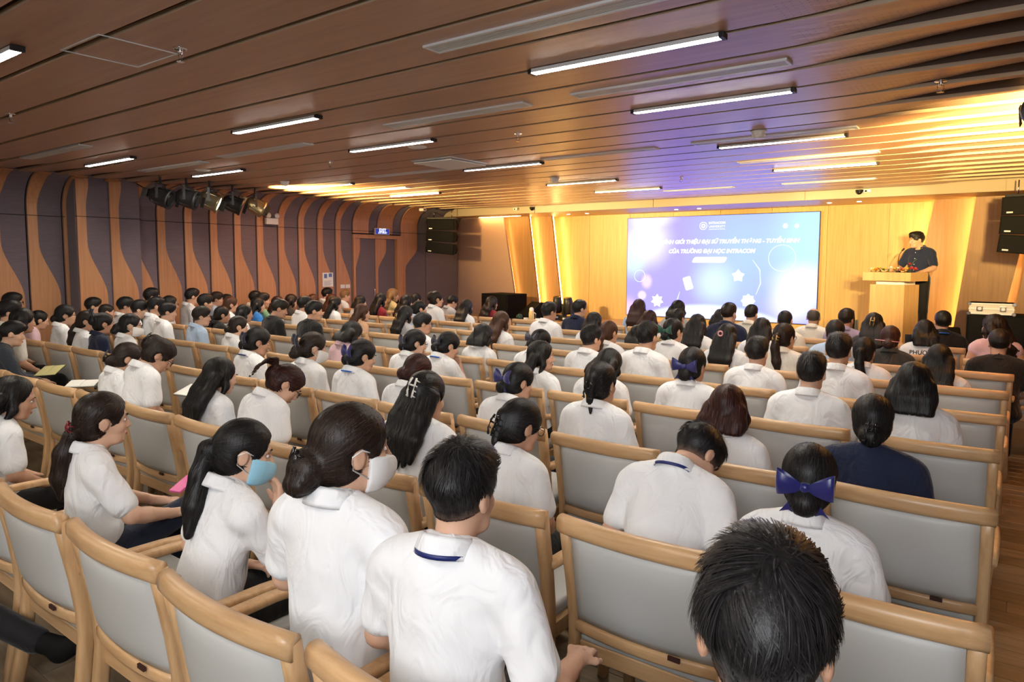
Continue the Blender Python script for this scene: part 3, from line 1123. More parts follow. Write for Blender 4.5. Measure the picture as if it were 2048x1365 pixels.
# ------------------------------------------------------------------ line-array loudspeakers
GRILLE = plain('speaker_grille', (0.005, 0.005, 0.0055), 0.7, spec=0.2)


def line_array(loc, rz, label, w=0.62, n=3):
    t = tag(empty('line_array_speaker', loc, rz), label, 'loudspeaker', 'hanging line array loudspeakers')
    for i in range(n):
        z = -i * 0.255
        cab = obj('cabinet', prism_mesh('cabinet', [(-0.25, -0.235), (0.16, -0.20), (0.16, 0.0), (-0.25, 0.0)], -w / 2, w / 2), BLACK_MATT, t, (0, -0.012 * i, z - 0.01), (math.radians(3 * i), 0, math.pi / 2))
        box('grille', (-0.262, -w / 2 + 0.015, -0.225), (-0.25, w / 2 - 0.015, -0.012), GRILLE, cab, 0.003)
        box('badge', (-0.266, w / 2 - 0.13, -0.21), (-0.262, w / 2 - 0.06, -0.19), ALU, cab)
        for s in (-1, 1):
            obj('rigging_link', tube_mesh('rigging_link', [(0.02, s * (w / 2 + 0.01), -0.02), (0.06, s * (w / 2 + 0.03), -0.10), (0.02, s * (w / 2 + 0.01), -0.2)], 0.01, 6), BLACK, cab)
    box('fly_bar', (-w / 2, -0.14, 0.0), (w / 2, 0.22, 0.035), BLACK, t, 0.006)
    for s in (-0.2, 0.2):
        obj('hanging_chain', cyl_mesh('hanging_chain', 0.008, 0.008, 0.2, 8, 0.03), CHROME, t, (s, 0.05, 0))
    return t


line_array((-10.17, 11.35, 2.645), math.radians(32), 'black hanging line array loudspeaker left of stage', 0.62)
line_array((0.22, 11.25, 2.60), math.radians(-14), 'black hanging line array loudspeaker at the right edge', 0.60)

# ------------------------------------------------------------------ stage equipment
t = tag(empty('subwoofer', (-8.80, 11.84, ZS), math.radians(-8)), 'large black subwoofer box on the stage, left', 'loudspeaker')
box('cabinet', (-0.50, -0.24, 0.02), (0.30, 0.36, 0.53), BLACK_MATT, t, 0.012)
box('grille', (-0.47, -0.255, 0.05), (0.27, -0.24, 0.50), GRILLE, t, 0.006)
for sx in (-0.44, 0.30):
    for sy in (-0.18, 0.28):
        obj('foot', cyl_mesh('foot', 0.025, 0.025, 0.02, 12), BLACK, t, (sx, sy, 0))
t = tag(empty('wedge_monitor', (-8.06, 11.80, ZS), math.radians(-12)), 'black wedge stage monitor beside the subwoofer', 'loudspeaker')
me = prism_mesh('cabinet', [(-0.22, 0.0), (0.20, 0.0), (0.20, 0.37), (0.10, 0.37), (-0.22, 0.10)], -0.26, 0.26)
obj('cabinet', me, BLACK_MATT, t, (0, 0, 0), (0, 0, math.radians(70)))
gr = prism_mesh('grille', [(-0.228, 0.11), (-0.22, 0.10), (0.10, 0.37), (0.092, 0.38)], -0.24, 0.24)
obj('grille', gr, GRILLE, t, (0, 0, 0), (0, 0, math.radians(70)))
obj('carry_slot', box_mesh('carry_slot', (-0.06, -0.005, -0.02), (0.06, 0.005, 0.02), 0.004), BLACK_GLOSS, t, (0.262, 0.05, 0.2), (0, 0, math.radians(70)))


def moving_head(loc, rz, label):
    t = tag(empty('moving_head_light', loc, rz), label, 'stage light', 'moving head stage lights')
    box('base', (-0.15, -0.12, 0.0), (0.15, 0.12, 0.10), BLACK, t, 0.015)
    box('display', (-0.05, -0.123, 0.03), (0.05, -0.119, 0.07), ALU, t)
    for s in (-1, 1):
        box('yoke_arm', (s * 0.125 - 0.02, -0.05, 0.10), (s * 0.125 + 0.02, 0.05, 0.34), BLACK, t, 0.014)
    obj('head', lathe_mesh('head', [(0, -0.17), (0.07, -0.17), (0.098, -0.13), (0.10, 0.05), (0.085, 0.17), (0.075, 0.175), (0.07, 0.165), (0, 0.165)], 22), BLACK, t, (0, 0, 0.31), (math.radians(10), 0, 0))
    obj('lens', cyl_mesh('lens', 0.07, 0.07, 0.004, 20, 0.166), BLACK_GLOSS, t, (0, 0, 0.31), (math.radians(10), 0, 0))


moving_head((-7.76, 12.30, ZS), 0.3, 'black moving head light behind seated person, left of the pair')
moving_head((-7.36, 12.1, ZS), -0.3, 'black moving head light right of the pair by light strip')
moving_head((-2.02, 11.75, ZS), 0.1, 'black moving head light beside the podium base')

# podium with flowers and microphone
PODX, PODY = -1.42, 11.85
pod = tag(empty('podium', (PODX, PODY, ZS)), 'light oak podium with wide box top on the stage', 'podium')
POD_WOOD = wood('podium_wood', (0.50, 0.29, 0.115), (0.58, 0.345, 0.145), (0.64, 0.40, 0.18), (7, 7, 0.4), 0.38, 4, 0.04)
RZP = math.radians(-21)
body = box('body', (-0.26, -0.20, 0.0), (0.26, 0.22, 0.90), POD_WOOD, pod, 0.006)
box('recess_block', (-0.20, -0.14, 0.90), (0.22, 0.18, 0.955), WHITE, pod, 0.003)
box('top_box', (-0.36, -0.24, 0.955), (0.36, 0.26, 1.085), POD_WOOD, pod, 0.006)
box('kick_base', (-0.29, -0.23, 0.0), (0.29, 0.25, 0.04), POD_WOOD, pod, 0.004)
pod.rotation_euler = (0, 0, RZP)
pod['kind'] = 'thing'
mic = tag(empty('gooseneck_microphone', (PODX + 0.04, PODY + 0.06, ZS + 1.085)), 'black gooseneck microphone on the podium', 'microphone')
obj('base', cyl_mesh('base', 0.035, 0.03, 0.02, 16), BLACK, mic)
obj('neck', tube_mesh('neck', [(0, 0, 0.02), (-0.01, 0.0, 0.16), (0.0, 0.04, 0.27), (0.03, 0.09, 0.33)], 0.005, 6), BLACK, mic)
obj('head', tube_mesh('head', [(0.03, 0.09, 0.33), (0.05, 0.125, 0.36)], 0.013, 8), BLACK, mic)
fl = tag(empty('flower_arrangement', (PODX, PODY - 0.12, ZS + 1.085), RZP), 'low arrangement of yellow white and red flowers on the podium', 'flowers')
PET = [plain('petal_yellow', (0.85, 0.55, 0.05), 0.6), plain('petal_white', (0.85, 0.82, 0.7), 0.6), plain('petal_orange', (0.75, 0.22, 0.03), 0.6), plain('petal_red', (0.5, 0.03, 0.03), 0.6)]
LEAFG = plain('leaf_green', (0.05, 0.13, 0.03), 0.6)
V, F = [], []
for i in range(7):
    a = i * 2 * math.pi / 7
    n0 = len(V)
    V += [(0.004 * math.cos(a), 0.004 * math.sin(a), 0), (0.026 * math.cos(a - 0.35), 0.026 * math.sin(a - 0.35), 0.012), (0.042 * math.cos(a), 0.042 * math.sin(a), 0.008), (0.026 * math.cos(a + 0.35), 0.026 * math.sin(a + 0.35), 0.012)]
    F.append((n0, n0 + 1, n0 + 2, n0 + 3))
    n0 = len(V)
    V += [(0.0, 0, 0.004), (0.016 * math.cos(a - 0.2), 0.016 * math.sin(a - 0.2), 0.024), (0.022 * math.cos(a + 0.25), 0.022 * math.sin(a + 0.25), 0.032), (0.016 * math.cos(a + 0.65), 0.016 * math.sin(a + 0.65), 0.024)]
    F.append((n0, n0 + 1, n0 + 2, n0 + 3))
bloom = mesh_np('flower_head', V, F)
leafm = mesh_np('leaf', [(0, 0, 0), (0.016, 0.04, 0.012), (0, 0.09, 0.0), (-0.016, 0.04, 0.012)], [(0, 1, 2, 3)])
for i in range(16):
    x = -0.33 + 0.66 * i / 15
    obj('flower_head', bloom, PET[[1, 0, 2, 0, 1, 0, 1, 1, 0, 1, 3, 2, 0, 3, 3, 3][i]], fl, (x, random.uniform(-0.06, 0.03), 0.03 + random.uniform(0, 0.04) + (0.05 if i in (13,) else 0)), (random.uniform(-0.9, 0.2), random.uniform(-0.5, 0.5), random.uniform(0, 6)))
for i in range(18):
    obj('leaf', leafm, LEAFG, fl, (random.uniform(-0.34, 0.32), random.uniform(-0.06, 0.04), 0.015), (random.uniform(-0.2, 0.7), random.uniform(-0.4, 0.4), random.uniform(0, 6)))
obj('twig', tube_mesh('twig', [(0.24, 0, 0.0), (0.25, 0.0, 0.10), (0.29, 0.0, 0.17), (0.33, 0.0, 0.20)], 0.004, 5), LEAFG, fl)

# flight case on a black cabinet, right
t = tag(empty('equipment_cabinet', (-0.14, 11.45, ZS)), 'black equipment cabinet carrying the flight case, right of stage', 'cabinet')
box('carcass', (-0.31, -0.25, 0.03), (0.36, 0.28, 0.535), BLACK_MATT, t, 0.008)
box('front_panel', (-0.28, -0.262, 0.06), (0.33, -0.25, 0.51), GRILLE, t, 0.004)
for sx in (-0.27, 0.32):
    obj('castor', cyl_mesh('castor', 0.02, 0.02, 0.03, 10), BLACK, t, (sx, -0.2, 0))
    obj('castor', cyl_mesh('castor', 0.02, 0.02, 0.03, 10), BLACK, t, (sx, 0.22, 0))
t = tag(empty('flight_case', (-0.18, 11.42, ZS + 0.535)), 'silver edged flight case with butterfly latches', 'case')
box('shell', (-0.25, -0.2, 0.0), (0.25, 0.2, 0.155), WHITE, t, 0.004)
for z in (0.0, 0.065, 0.135):
    box('metal_edge', (-0.256, -0.206, z + 0.001), (0.256, 0.206, z + 0.02), ALU, t, 0.003)
for x in (-0.13, 0.13):
    lt = box('latch', (x - 0.035, -0.213, 0.045), (x + 0.035, -0.205, 0.115), CHROME, t, 0.006)
    obj('latch_wing', cyl_mesh('latch_wing', 0.022, 0.022, 0.006, 12, axis='Y'), ALU, lt, (x, -0.22, 0.08))
for x in (-0.25, 0.25):
    for z in (0.012, 0.143):
        obj('ball_corner', cyl_mesh('ball_corner', 0.026, 0.018, 0.03, 12, axis='Y', bevel=0.004), CHROME, t, (x, -0.222, z))
t = tag(empty('stage_wedge', (-0.72, 11.55, ZS), 0.2), 'dark low wedge box on the stage left of black cabinet', 'loudspeaker')
obj('cabinet', prism_mesh('cabinet', [(-0.2, 0), (0.2, 0), (0.2, 0.3), (0.1, 0.3), (-0.2, 0.1)], -0.2, 0.2), BLACK_MATT, t, rot=(0, 0, math.radians(90)))
obj('grille', prism_mesh('grille', [(-0.206, 0.105), (-0.2, 0.1), (0.1, 0.3), (0.094, 0.307)], -0.18, 0.18), GRILLE, t, rot=(0, 0, math.radians(90)))

# small table before the stage with drinks
TBX, TBY = -5.55, 9.35
tb = tag(empty('side_table', (TBX, TBY, 0)), 'oak topped low table before the stage, left of centre', 'table')
box('table_top', (-0.75, -0.28, 0.665), (0.75, 0.28, 0.70), OAK_RAIL, tb, 0.004)
for sx in (-0.68, 0.68):
    for sy in (-0.22, 0.22):
        box('leg', (sx - 0.02, sy - 0.02, 0), (sx + 0.02, sy + 0.02, 0.665), BLACK, tb, 0.003)
box('modesty_panel', (-0.66, 0.2, 0.3), (0.66, 0.215, 0.66), BLACK_MATT, tb)
GLZ = plain('amber_bottle_plastic', (0.75, 0.55, 0.25), 0.25)


def on_table(px, py, name, label, cat):
    p = unz(px, py, 0.70)
    x = uny(px, py, TBY - 0.05)[0]
    return tag(empty(name, (x, TBY - 0.05 + random.uniform(-0.04, 0.06), 0.70)), label, cat)


t = on_table(1060, 650, 'carafe', 'tall yellow carafe with white cap on the low table', 'carafe')
obj('vessel', lathe_mesh('vessel', [(0, 0), (0.045, 0), (0.05, 0.01), (0.045, 0.18), (0.038, 0.215), (0, 0.215)], 18), GLZ, t)
obj('cap', lathe_mesh('cap', [(0.038, 0.215), (0.036, 0.25), (0.02, 0.27), (0, 0.272)], 16), WHITE, t)
obj('handle', tube_mesh('handle', [(0.043, 0, 0.19), (0.085, 0, 0.17), (0.085, 0, 0.08), (0.047, 0, 0.06)], 0.007, 6), WHITE, t)
for px_, lab in ((1048, 'white mug left of the yellow carafe'), (1072, 'white mug right of the yellow carafe')):
    t = on_table(px_, 650, 'mug', lab, 'mug')
    obj('cup', lathe_mesh('cup', [(0, 0), (0.034, 0), (0.038, 0.01), (0.040, 0.09), (0.036, 0.09), (0.033, 0.012), (0, 0.012)], 18), WHITE, t)
    obj('handle', tube_mesh('handle', [(0.038, 0, 0.075), (0.062, 0, 0.065), (0.062, 0, 0.03), (0.037, 0, 0.02)], 0.005, 6), WHITE, t)
t = on_table(1036, 651, 'potted_plant', 'small dark green ball plant on the low table', 'plant')
obj('pot', lathe_mesh('pot', [(0, 0), (0.03, 0), (0.036, 0.05), (0.03, 0.05), (0, 0.045)], 14), BLACK, t)
bm = bmesh.new()
bmesh.ops.create_icosphere(bm, subdivisions=3, radius=0.055)
for v in bm.verts:
    v.co *= random.uniform(0.86, 1.12)
me = bpy.data.meshes.new('foliage')
bm.to_mesh(me)
bm.free()
obj('foliage', me, plain('dark_leaf', (0.01, 0.04, 0.025), 0.4), t, (0, 0, 0.095))
# ------------------------------------------------------------------ the oak armchairs
ROWS = [0.95, 1.97, 2.93, 3.88, 4.79, 5.70, 6.58, 7.42, 8.30]
SHIFT = [-0.04, 0.0, 0.0, 0.0, 0.02, 0.03, 0.06, 0.28, 0.31]
CP = 0.64


def bowy(x):
    return -0.034 * (1 - (x / 0.29) ** 2)


def make_chair_meshes():
    M_ = {}
    xs_ = np.linspace(-0.292, 0.292, 15)
    V, F = sweep([(x, bowy(x), 0.842 - 0.004 * (x / 0.29) ** 2) for x in xs_], rrect(0.050, 0.066, 0.022, 4))
    M_['top_rail'] = mesh_np('top_rail', V, F)
    V, F = sweep([(x, bowy(x) + 0.062, 0.462) for x in np.linspace(-0.25, 0.25, 11)], rrect(0.030, 0.044, 0.010, 2))
    M_['lower_rail'] = mesh_np('lower_rail', V, F)
    for s in (-1, 1):
        pts = [(s * 0.272, 0.002, 0.845), (s * 0.270, 0.022, 0.74), (s * 0.268, 0.045, 0.62), (s * 0.266, 0.062, 0.50), (s * 0.266, 0.066, 0.40), (s * 0.268, 0.05, 0.25), (s * 0.272, 0.0, 0.0)]
        V, F = sweep(pts, rrect(0.042, 0.052, 0.014, 3), up=(0, 1, 0))
        M_['rear_leg%d' % s] = mesh_np('rear_leg', V, F)
        V, F = sweep([(s * 0.280, 0.045, 0.655), (s * 0.284, 0.16, 0.655), (s * 0.286, 0.34, 0.65), (s * 0.282, 0.50, 0.635)], rrect(0.050, 0.030, 0.011, 3))
        M_['armrest%d' % s] = mesh_np('armrest', V, F)
        V, F = sweep([(s * 0.262, 0.50, 0.0), (s * 0.264, 0.495, 0.35), (s * 0.284, 0.485, 0.63)], rrect(0.042, 0.042, 0.013, 3), up=(0, 1, 0))
        M_['front_leg%d' % s] = mesh_np('front_leg', V, F)
    # padded back: curved slab, pillowed on both faces
    nx, nz = 14, 10
    V, F = [], []
    for side in (0, 1):
        for j in range(nz + 1):
            for i in range(nx + 1):
                u, v = i / nx * 2 - 1, j / nz * 2 - 1
                x, z = 0.249 * u, 0.651 + 0.166 * v
                puff = 0.020 * (1 - abs(u) ** 6) * (1 - abs(v) ** 6)
                yb = bowy(x) + 0.062 * (0.84 - z) / 0.38 * 1.0 + 0.004
                V.append((x, yb + (-1 if side == 0 else 1) * (0.006 + puff), z))
    n1 = (nx + 1) * (nz + 1)
    for j in range(nz):
        for i in range(nx):
            a = j * (nx + 1) + i
            F.append((a, a + 1, a + nx + 2, a + nx + 1))
            F.append((n1 + a, n1 + a + nx + 1, n1 + a + nx + 2, n1 + a + 1))
    rim = [i for i in range(nx + 1)] + [j * (nx + 1) + nx for j in range(1, nz + 1)] + [nz * (nx + 1) + i for i in range(nx - 1, -1, -1)] + [j * (nx + 1) for j in range(nz - 1, 0, -1)]
    for q in range(len(rim)):
        a, b = rim[q], rim[(q + 1) % len(rim)]
        F.append((a, n1 + a, n1 + b, b))
    M_['backrest'] = mesh_np('backrest', V, F)
    M_['seat'] = box_mesh('seat', (-0.245, 0.055, 0.40), (0.245, 0.54, 0.455), 0.022, 3)
    M_['seat'].shade_smooth()
    M_['seat_frame'] = box_mesh('seat_frame', (-0.262, 0.06, 0.335), (0.262, 0.52, 0.402), 0.006, 1)
    M_['maker_tag'] = box_mesh('maker_tag', (0.105, 0.008, 0.476), (0.145, 0.016, 0.490))
    return M_


CHM = make_chair_meshes()
TAG_RED = plain('tag_print', (0.05, 0.015, 0.012), 0.6)


def make_chair():
    t = empty('armchair')
    for n_ in ('top_rail', 'lower_rail'):
        obj(n_, CHM[n_], OAK_RAIL, t)
    for s in (-1, 1):
        obj('rear_leg', CHM['rear_leg%d' % s], OAK, t)
        obj('front_leg', CHM['front_leg%d' % s], OAK, t)
        obj('armrest', CHM['armrest%d' % s], OAK, t)
    obj('seat_frame', CHM['seat_frame'], OAK_RAIL, t)
    obj('backrest', CHM['backrest'], VINYL, t)
    obj('seat', CHM['seat'], VINYL, t)
    obj('maker_tag', CHM['maker_tag'], TAG_RED, t)
    return t


proto = make_chair()
first = True
NROW = len(ROWS)
NCOL = [6, 12, 16, 16, 16, 16, 16, 16, 16]
for r_, y in enumerate(ROWS):
    for k_ in range(NCOL[r_]):
        x = SHIFT[r_] - 0.29 - CP * k_
        if x < XL + 0.45 or (x < XL + 0.75 and 3.5 < y < 5.3):
            continue
        if first:
            c = proto
            first = False
        else:
            c = copy_tree(proto)
        jig = random.uniform(-0.012, 0.012)
        c.location = (x, y + jig, 0)
        c.rotation_euler = (0, 0, random.uniform(-0.006, 0.006))
        side = '%s seat from the right aisle' % ORD[k_]
        tag(c, 'oak armchair with grey padded back, %s row from camera, %s' % (ORD[r_], side), 'chair', 'oak armchairs in rows')
# ------------------------------------------------------------------ people: smooth bodies from distance fields
class Field:
    def __init__(self, lo, hi, cell):
        self.lo = np.array(lo, float)
        self.cell = cell
        self.n = np.ceil((np.array(hi) - self.lo) / cell).astype(int) + 1
        self.ax = [(self.lo[i] + cell * np.arange(self.n[i])).astype(np.float32) for i in range(3)]
        self.D = np.full(self.n, 0.5, np.float32)

    def _sub(self, lo, hi, pad):
        sl = []
        for i in range(3):
            a = int(np.clip(np.floor((lo[i] - pad - self.lo[i]) / self.cell), 0, self.n[i]))
            b = int(np.clip(np.ceil((hi[i] + pad - self.lo[i]) / self.cell) + 1, 0, self.n[i]))
            sl.append(slice(a, b))
        X = self.ax[0][sl[0]][:, None, None]
        Y = self.ax[1][sl[1]][None, :, None]
        Z = self.ax[2][sl[2]][None, None, :]
        return tuple(sl), X, Y, Z

    def _merge(self, sl, d, k, sub=False):
        a = self.D[sl]
        if a.size == 0:
            return
        if sub:
            d = -d
            h = np.clip(0.5 - 0.5 * (a - d) / k, 0, 1) if k > 0 else (a < d).astype(np.float32)
            self.D[sl] = a * (1 - h) + d * h + (k * h * (1 - h) if k > 0 else 0)
        else:
            h = np.clip(0.5 + 0.5 * (a - d) / k, 0, 1) if k > 0 else (d < a).astype(np.float32)
            self.D[sl] = a * (1 - h) + d * h - (k * h * (1 - h) if k > 0 else 0)

    def cap(self, a, b, ra, rb=None, k=0.02, sub=False):
        rb = ra if rb is None else rb
        a, b = np.array(a, float), np.array(b, float)
        R = max(ra, rb)
        sl, X, Y, Z = self._sub(np.minimum(a, b) - R, np.maximum(a, b) + R, 0.05 + k)
        ba = b - a
        L = max(float(ba @ ba), 1e-9)
        px, py, pz = X - a[0], Y - a[1], Z - a[2]
        h = np.clip((px * ba[0] + py * ba[1] + pz * ba[2]) / L, 0, 1)
        d = np.sqrt((px - ba[0] * h) ** 2 + (py - ba[1] * h) ** 2 + (pz - ba[2] * h) ** 2) - (ra + (rb - ra) * h)
        self._merge(sl, d.astype(np.float32), k, sub)
        return self

    def ell(self, c, r, k=0.02, sub=False):
        c, r = np.array(c, float), np.array(r, float)
        sl, X, Y, Z = self._sub(c - r, c + r, 0.05 + k)
        x, y, z = X - c[0], Y - c[1], Z - c[2]
        k0 = np.sqrt((x / r[0]) ** 2 + (y / r[1]) ** 2 + (z / r[2]) ** 2)
        k1 = np.sqrt((x / r[0] ** 2) ** 2 + (y / r[1] ** 2) ** 2 + (z / r[2] ** 2) ** 2) + 1e-6
        self._merge(sl, (k0 * (k0 - 1) / k1).astype(np.float32), k, sub)
        return self

    def chain(self, pts, rs, k=0.02):
        for i in range(len(pts) - 1):
            self.cap(pts[i], pts[i + 1], rs[i], rs[i + 1], k)
        return self

    def clip(self, nrm, d0, k=0.0):
        """keep the side where nrm . p < d0"""
        X, Y, Z = self.ax[0][:, None, None], self.ax[1][None, :, None], self.ax[2][None, None, :]
        d = nrm[0] * X + nrm[1] * Y + nrm[2] * Z - d0
        self.D = np.maximum(self.D, d.astype(np.float32))
        return self

    def mesh(self):
        """surface nets -> V (n,3), Q (m,4)"""
        D = self.D
        S = D < 0
        S[[0, -1]] = False
        S[:, [0, -1]] = False
        S[:, :, [0, -1]] = False
        D = np.where(S, np.minimum(D, -1e-6), np.maximum(D, 1e-6))
        nx, ny, nz = [v - 1 for v in D.shape]
        acc = np.zeros((nx, ny, nz, 3), np.float32)
        num = np.zeros((nx, ny, nz), np.float32)
        cor = [(i, j, k) for i in (0, 1) for j in (0, 1) for k in (0, 1)]

        def sh(A, c):
            return A[c[0]:c[0] + nx, c[1]:c[1] + ny, c[2]:c[2] + nz]
        inside = sum(sh(S, c).astype(np.int8) for c in cor)
        act = (inside > 0) & (inside < 8)
        idx = np.argwhere(act)
        I, J, K = idx[:, 0], idx[:, 1], idx[:, 2]
        P = np.zeros((len(idx), 3))
        N = np.zeros(len(idx))
        for a in cor:
            for ax in range(3):
                if a[ax] == 1:
                    continue
                b = list(a)
                b[ax] = 1
                da = D[I + a[0], J + a[1], K + a[2]]
                db = D[I + b[0], J + b[1], K + b[2]]
                m = (da < 0) != (db < 0)
                t = np.where(m, da / np.where(m, da - db, 1), 0)
                for q in range(3):
                    P[:, q] += np.where(m, a[q] + (t if q == ax else 0), 0)
                N += m
        P /= N[:, None]
        V = self.lo + (idx + P) * self.cell
        ids = np.full((nx, ny, nz), -1, np.int64)
        ids[I, J, K] = np.arange(len(idx))
        Q = []
        for ax in range(3):
            a0 = [slice(None)] * 3
            a1 = [slice(None)] * 3
            a0[ax] = slice(0, -1)
            a1[ax] = slice(1, None)
            s0, s1 = S[tuple(a0)], S[tuple(a1)]
            e = np.argwhere(s0 != s1)
            if len(e) == 0:
                continue
            u, v = (ax + 1) % 3, (ax + 2) % 3
            ok = (e[:, u] > 0) & (e[:, v] > 0) & (e[:, u] < D.shape[u] - 1) & (e[:, v] < D.shape[v] - 1)
            e = e[ok]
            fl = s0[e[:, 0], e[:, 1], e[:, 2]]

            def cid(du, dv):
                c = e.copy()
                c[:, u] -= du
                c[:, v] -= dv
                return ids[c[:, 0], c[:, 1], c[:, 2]]
            q = np.stack([cid(1, 1), cid(0, 1), cid(0, 0), cid(1, 0)], 1)
            q = np.where(fl[:, None], q, q[:, ::-1])
            Q.append(q)
        Q = np.concatenate(Q)
        Q = Q[(Q >= 0).all(1)]
        return V, Q


def vnormals(V, Q):
    n = np.cross(V[Q[:, 2]] - V[Q[:, 0]], V[Q[:, 3]] - V[Q[:, 1]])
    N = np.zeros_like(V)
    for i in range(4):
        np.add.at(N, Q[:, i], n)
    return N / (np.linalg.norm(N, axis=1, keepdims=True) + 1e-9)


def join(parts):
    Vs, Qs, o = [], [], 0
    for V, Q in parts:
        Vs.append(V)
        Qs.append(Q + o)
        o += len(V)
    return np.concatenate(Vs), np.concatenate(Qs)


HC = np.array([0, 0.03, 1.178])       # head centre of the seated figure
NECK = np.array([0, 0.0, 1.06])


def head_field(cell, neck=True):
    f = Field((-0.11, -0.14, -0.21), (0.11, 0.14, 0.14), cell)
    f.ell((0, -0.012, 0.03), (0.075, 0.095, 0.088))
    f.ell((0, 0.026, -0.035), (0.061, 0.066, 0.078), 0.03)
    f.cap((-0.03, 0.05, -0.085), (0.03, 0.05, -0.085), 0.026, 0.026, 0.03)
    f.ell((0, 0.073, -0.095), (0.022, 0.019, 0.018), 0.02)
    for s in (-1, 1):
        f.ell((s * 0.040, 0.056, -0.028), (0.026, 0.026, 0.026), 0.02)
        f.cap((s * 0.012, 0.082, 0.026), (s * 0.045, 0.070, 0.024), 0.011, 0.010, 0.016)
    f.cap((0, 0.088, 0.012), (0, 0.106, -0.026), 0.008, 0.012, 0.012)
    for s in (-1, 1):
        f.ell((s * 0.012, 0.096, -0.032), (0.009, 0.010, 0.008), 0.008)
        f.ell((s * 0.031, 0.093, 0.006), (0.015, 0.012, 0.010), 0.012, sub=True)
    f.ell((0, 0.089, -0.057), (0.022, 0.012, 0.007), 0.006)
    f.ell((0, 0.087, -0.068), (0.019, 0.012, 0.007), 0.006)
    for s in (-1, 1):
        f.ell((s * 0.078, -0.012, -0.008), (0.011, 0.022, 0.033), 0.006)
        f.ell((s * 0.092, -0.006, -0.006), (0.008, 0.012, 0.02), 0.006, sub=True)
    if neck:
        f.cap((0, -0.018, -0.06), (0, -0.034, -0.19), 0.050, 0.058, 0.03)
    return f


# arm poses: (elbow, wrist, hand direction, palm normal) for left (-1) and right (+1)
def arm_pose(name):
    lap = {s: ((s * 0.228, 0.03, 0.765), (s * 0.135, 0.235, 0.655), (-s * 0.62, 0.75, -0.1), (0, 0, -1)) for s in (-1, 1)}
    P = dict(lap)
    if name == 'chin':
        P[1] = ((0.185, 0.205, 0.775), (0.085, 0.185, 0.975), (-0.35, -0.12, 0.95), (-0.3, -0.9, 0))
    elif name == 'forward':
        for s in (-1, 1):
            P[s] = ((s * 0.235, 0.10, 0.77), (s * 0.12, 0.34, 0.70), (-s * 0.35, 0.9, -0.1), (0, 0.1, -1))
    elif name == 'phone':
        P[1] = ((0.215, 0.17, 0.83), (0.15, 0.33, 1.02), (-0.1, 0.15, 0.98), (-0.2, -0.95, 0))
    elif name == 'armrest':
        P[1] = ((0.275, -0.01, 0.735), (0.27, 0.25, 0.70), (-0.1, 0.95, -0.1), (0, 0, -1))
    elif name == 'podium':
        for s in (-1, 1):
            P[s] = ((s * 0.255, 0.06, 0.745), (s * 0.20, 0.29, 0.69), (-s * 0.15, 0.95, -0.15), (0, 0, -1))
    return P


def hand_mesh(wrist, d, nrm, side, cell=0.0046):
    """palm, four bent fingers of unequal length and a thumb from the side of the palm"""
    d = np.array(d, float)
    d /= np.linalg.norm(d)
    n = np.array(nrm, float)
    n -= d * (n @ d)
    n /= np.linalg.norm(n)
    lat = np.cross(d, n) * side               # towards the thumb
    wrist = np.array(wrist, float)
    lo, hi = wrist - 0.16, wrist + 0.16
    c = wrist + d * 0.075
    f = Field(c - 0.13, c + 0.13, cell)
    kn = [wrist + d * (0.088 - 0.004 * abs(i - 1.2)) + lat * (0.030 - 0.0205 * i) for i in range(4)]
    for i in range(4):
        f.cap(wrist + d * 0.012 + lat * (0.012 - 0.008 * i), kn[i], 0.0150, 0.0112, 0.010)
    f.cap(wrist - d * 0.03, wrist + d * 0.02, 0.026, 0.022, 0.02)
    ln = [0.92, 1.02, 0.96, 0.78]
    for i in range(4):
        a = kn[i]
        b = a + (d * 0.86 + n * 0.42 + lat * 0.05 * (1.3 - i)) * 0.040 * ln[i]
        e = b + (d * 0.52 + n * 0.82) * 0.026 * ln[i]
        g = e + (d * 0.25 + n * 0.95) * 0.020 * ln[i]
        f.chain([a, b, e, g], [0.0098, 0.0088, 0.0080, 0.0070], 0.003)
    a = wrist + d * 0.022 + lat * 0.020
    b = a + d * 0.026 + lat * 0.026 + n * 0.012
    e = b + d * 0.030 + lat * 0.010 + n * 0.010
    f.chain([a, b, e], [0.0135, 0.0105, 0.0085], 0.006)
    return f.mesh()


SHO, ELB = 0.172, None


def seated_torso(f, P, inflate=0.0, sleeves=None, arms=True, fat=1.0, neckhole=True):
    i = inflate
    f.ell((0, -0.004, 0.87), (0.155 * fat + i, 0.098 * fat + i, 0.20), 0.03)
    f.ell((0, 0.018, 0.66), (0.142 * fat + i, 0.115 * fat + i, 0.19), 0.06)
    f.cap((-0.135 * fat, -0.012, 0.982), (0.135 * fat, -0.012, 0.982), 0.056 + i, 0.056 + i, 0.05)
    for s in (-1, 1):
        f.cap((s * 0.02, -0.022, 1.045), (s * 0.125, -0.014, 1.0), 0.044 + i * 0.6, 0.046 + i, 0.04)
    if not arms:
        return f
    for s in (-1, 1):
        el, wr, hd, pn = P[s]
        sh = np.array((s * SHO * (0.5 + 0.5 * fat), -0.01, 0.968))
        el, wr = np.array(el), np.array(wr)
        if sleeves is None:
            f.cap(sh, el, 0.050, 0.039, 0.035)
            f.chain([el, el + (wr - el) * 0.3, wr], [0.039, 0.040, 0.026], 0.015)
            f.cap(wr, wr + np.array(hd) / np.linalg.norm(hd) * 0.05, 0.026, 0.022, 0.01)
        elif sleeves == 'short':
            f.cap(sh, sh + (el - sh) * 0.72, 0.056 + i, 0.057 + i, 0.03)
        elif sleeves == 'long':
            f.cap(sh, el, 0.055 + i, 0.048 + i, 0.03)
            f.cap(el, el + (wr - el) * 0.88, 0.046 + i, 0.036 + i, 0.02)
        elif sleeves == 'none':
            f.cap(sh, sh + (el - sh) * 0.12, 0.050 + i, 0.048 + i, 0.03)
    return f


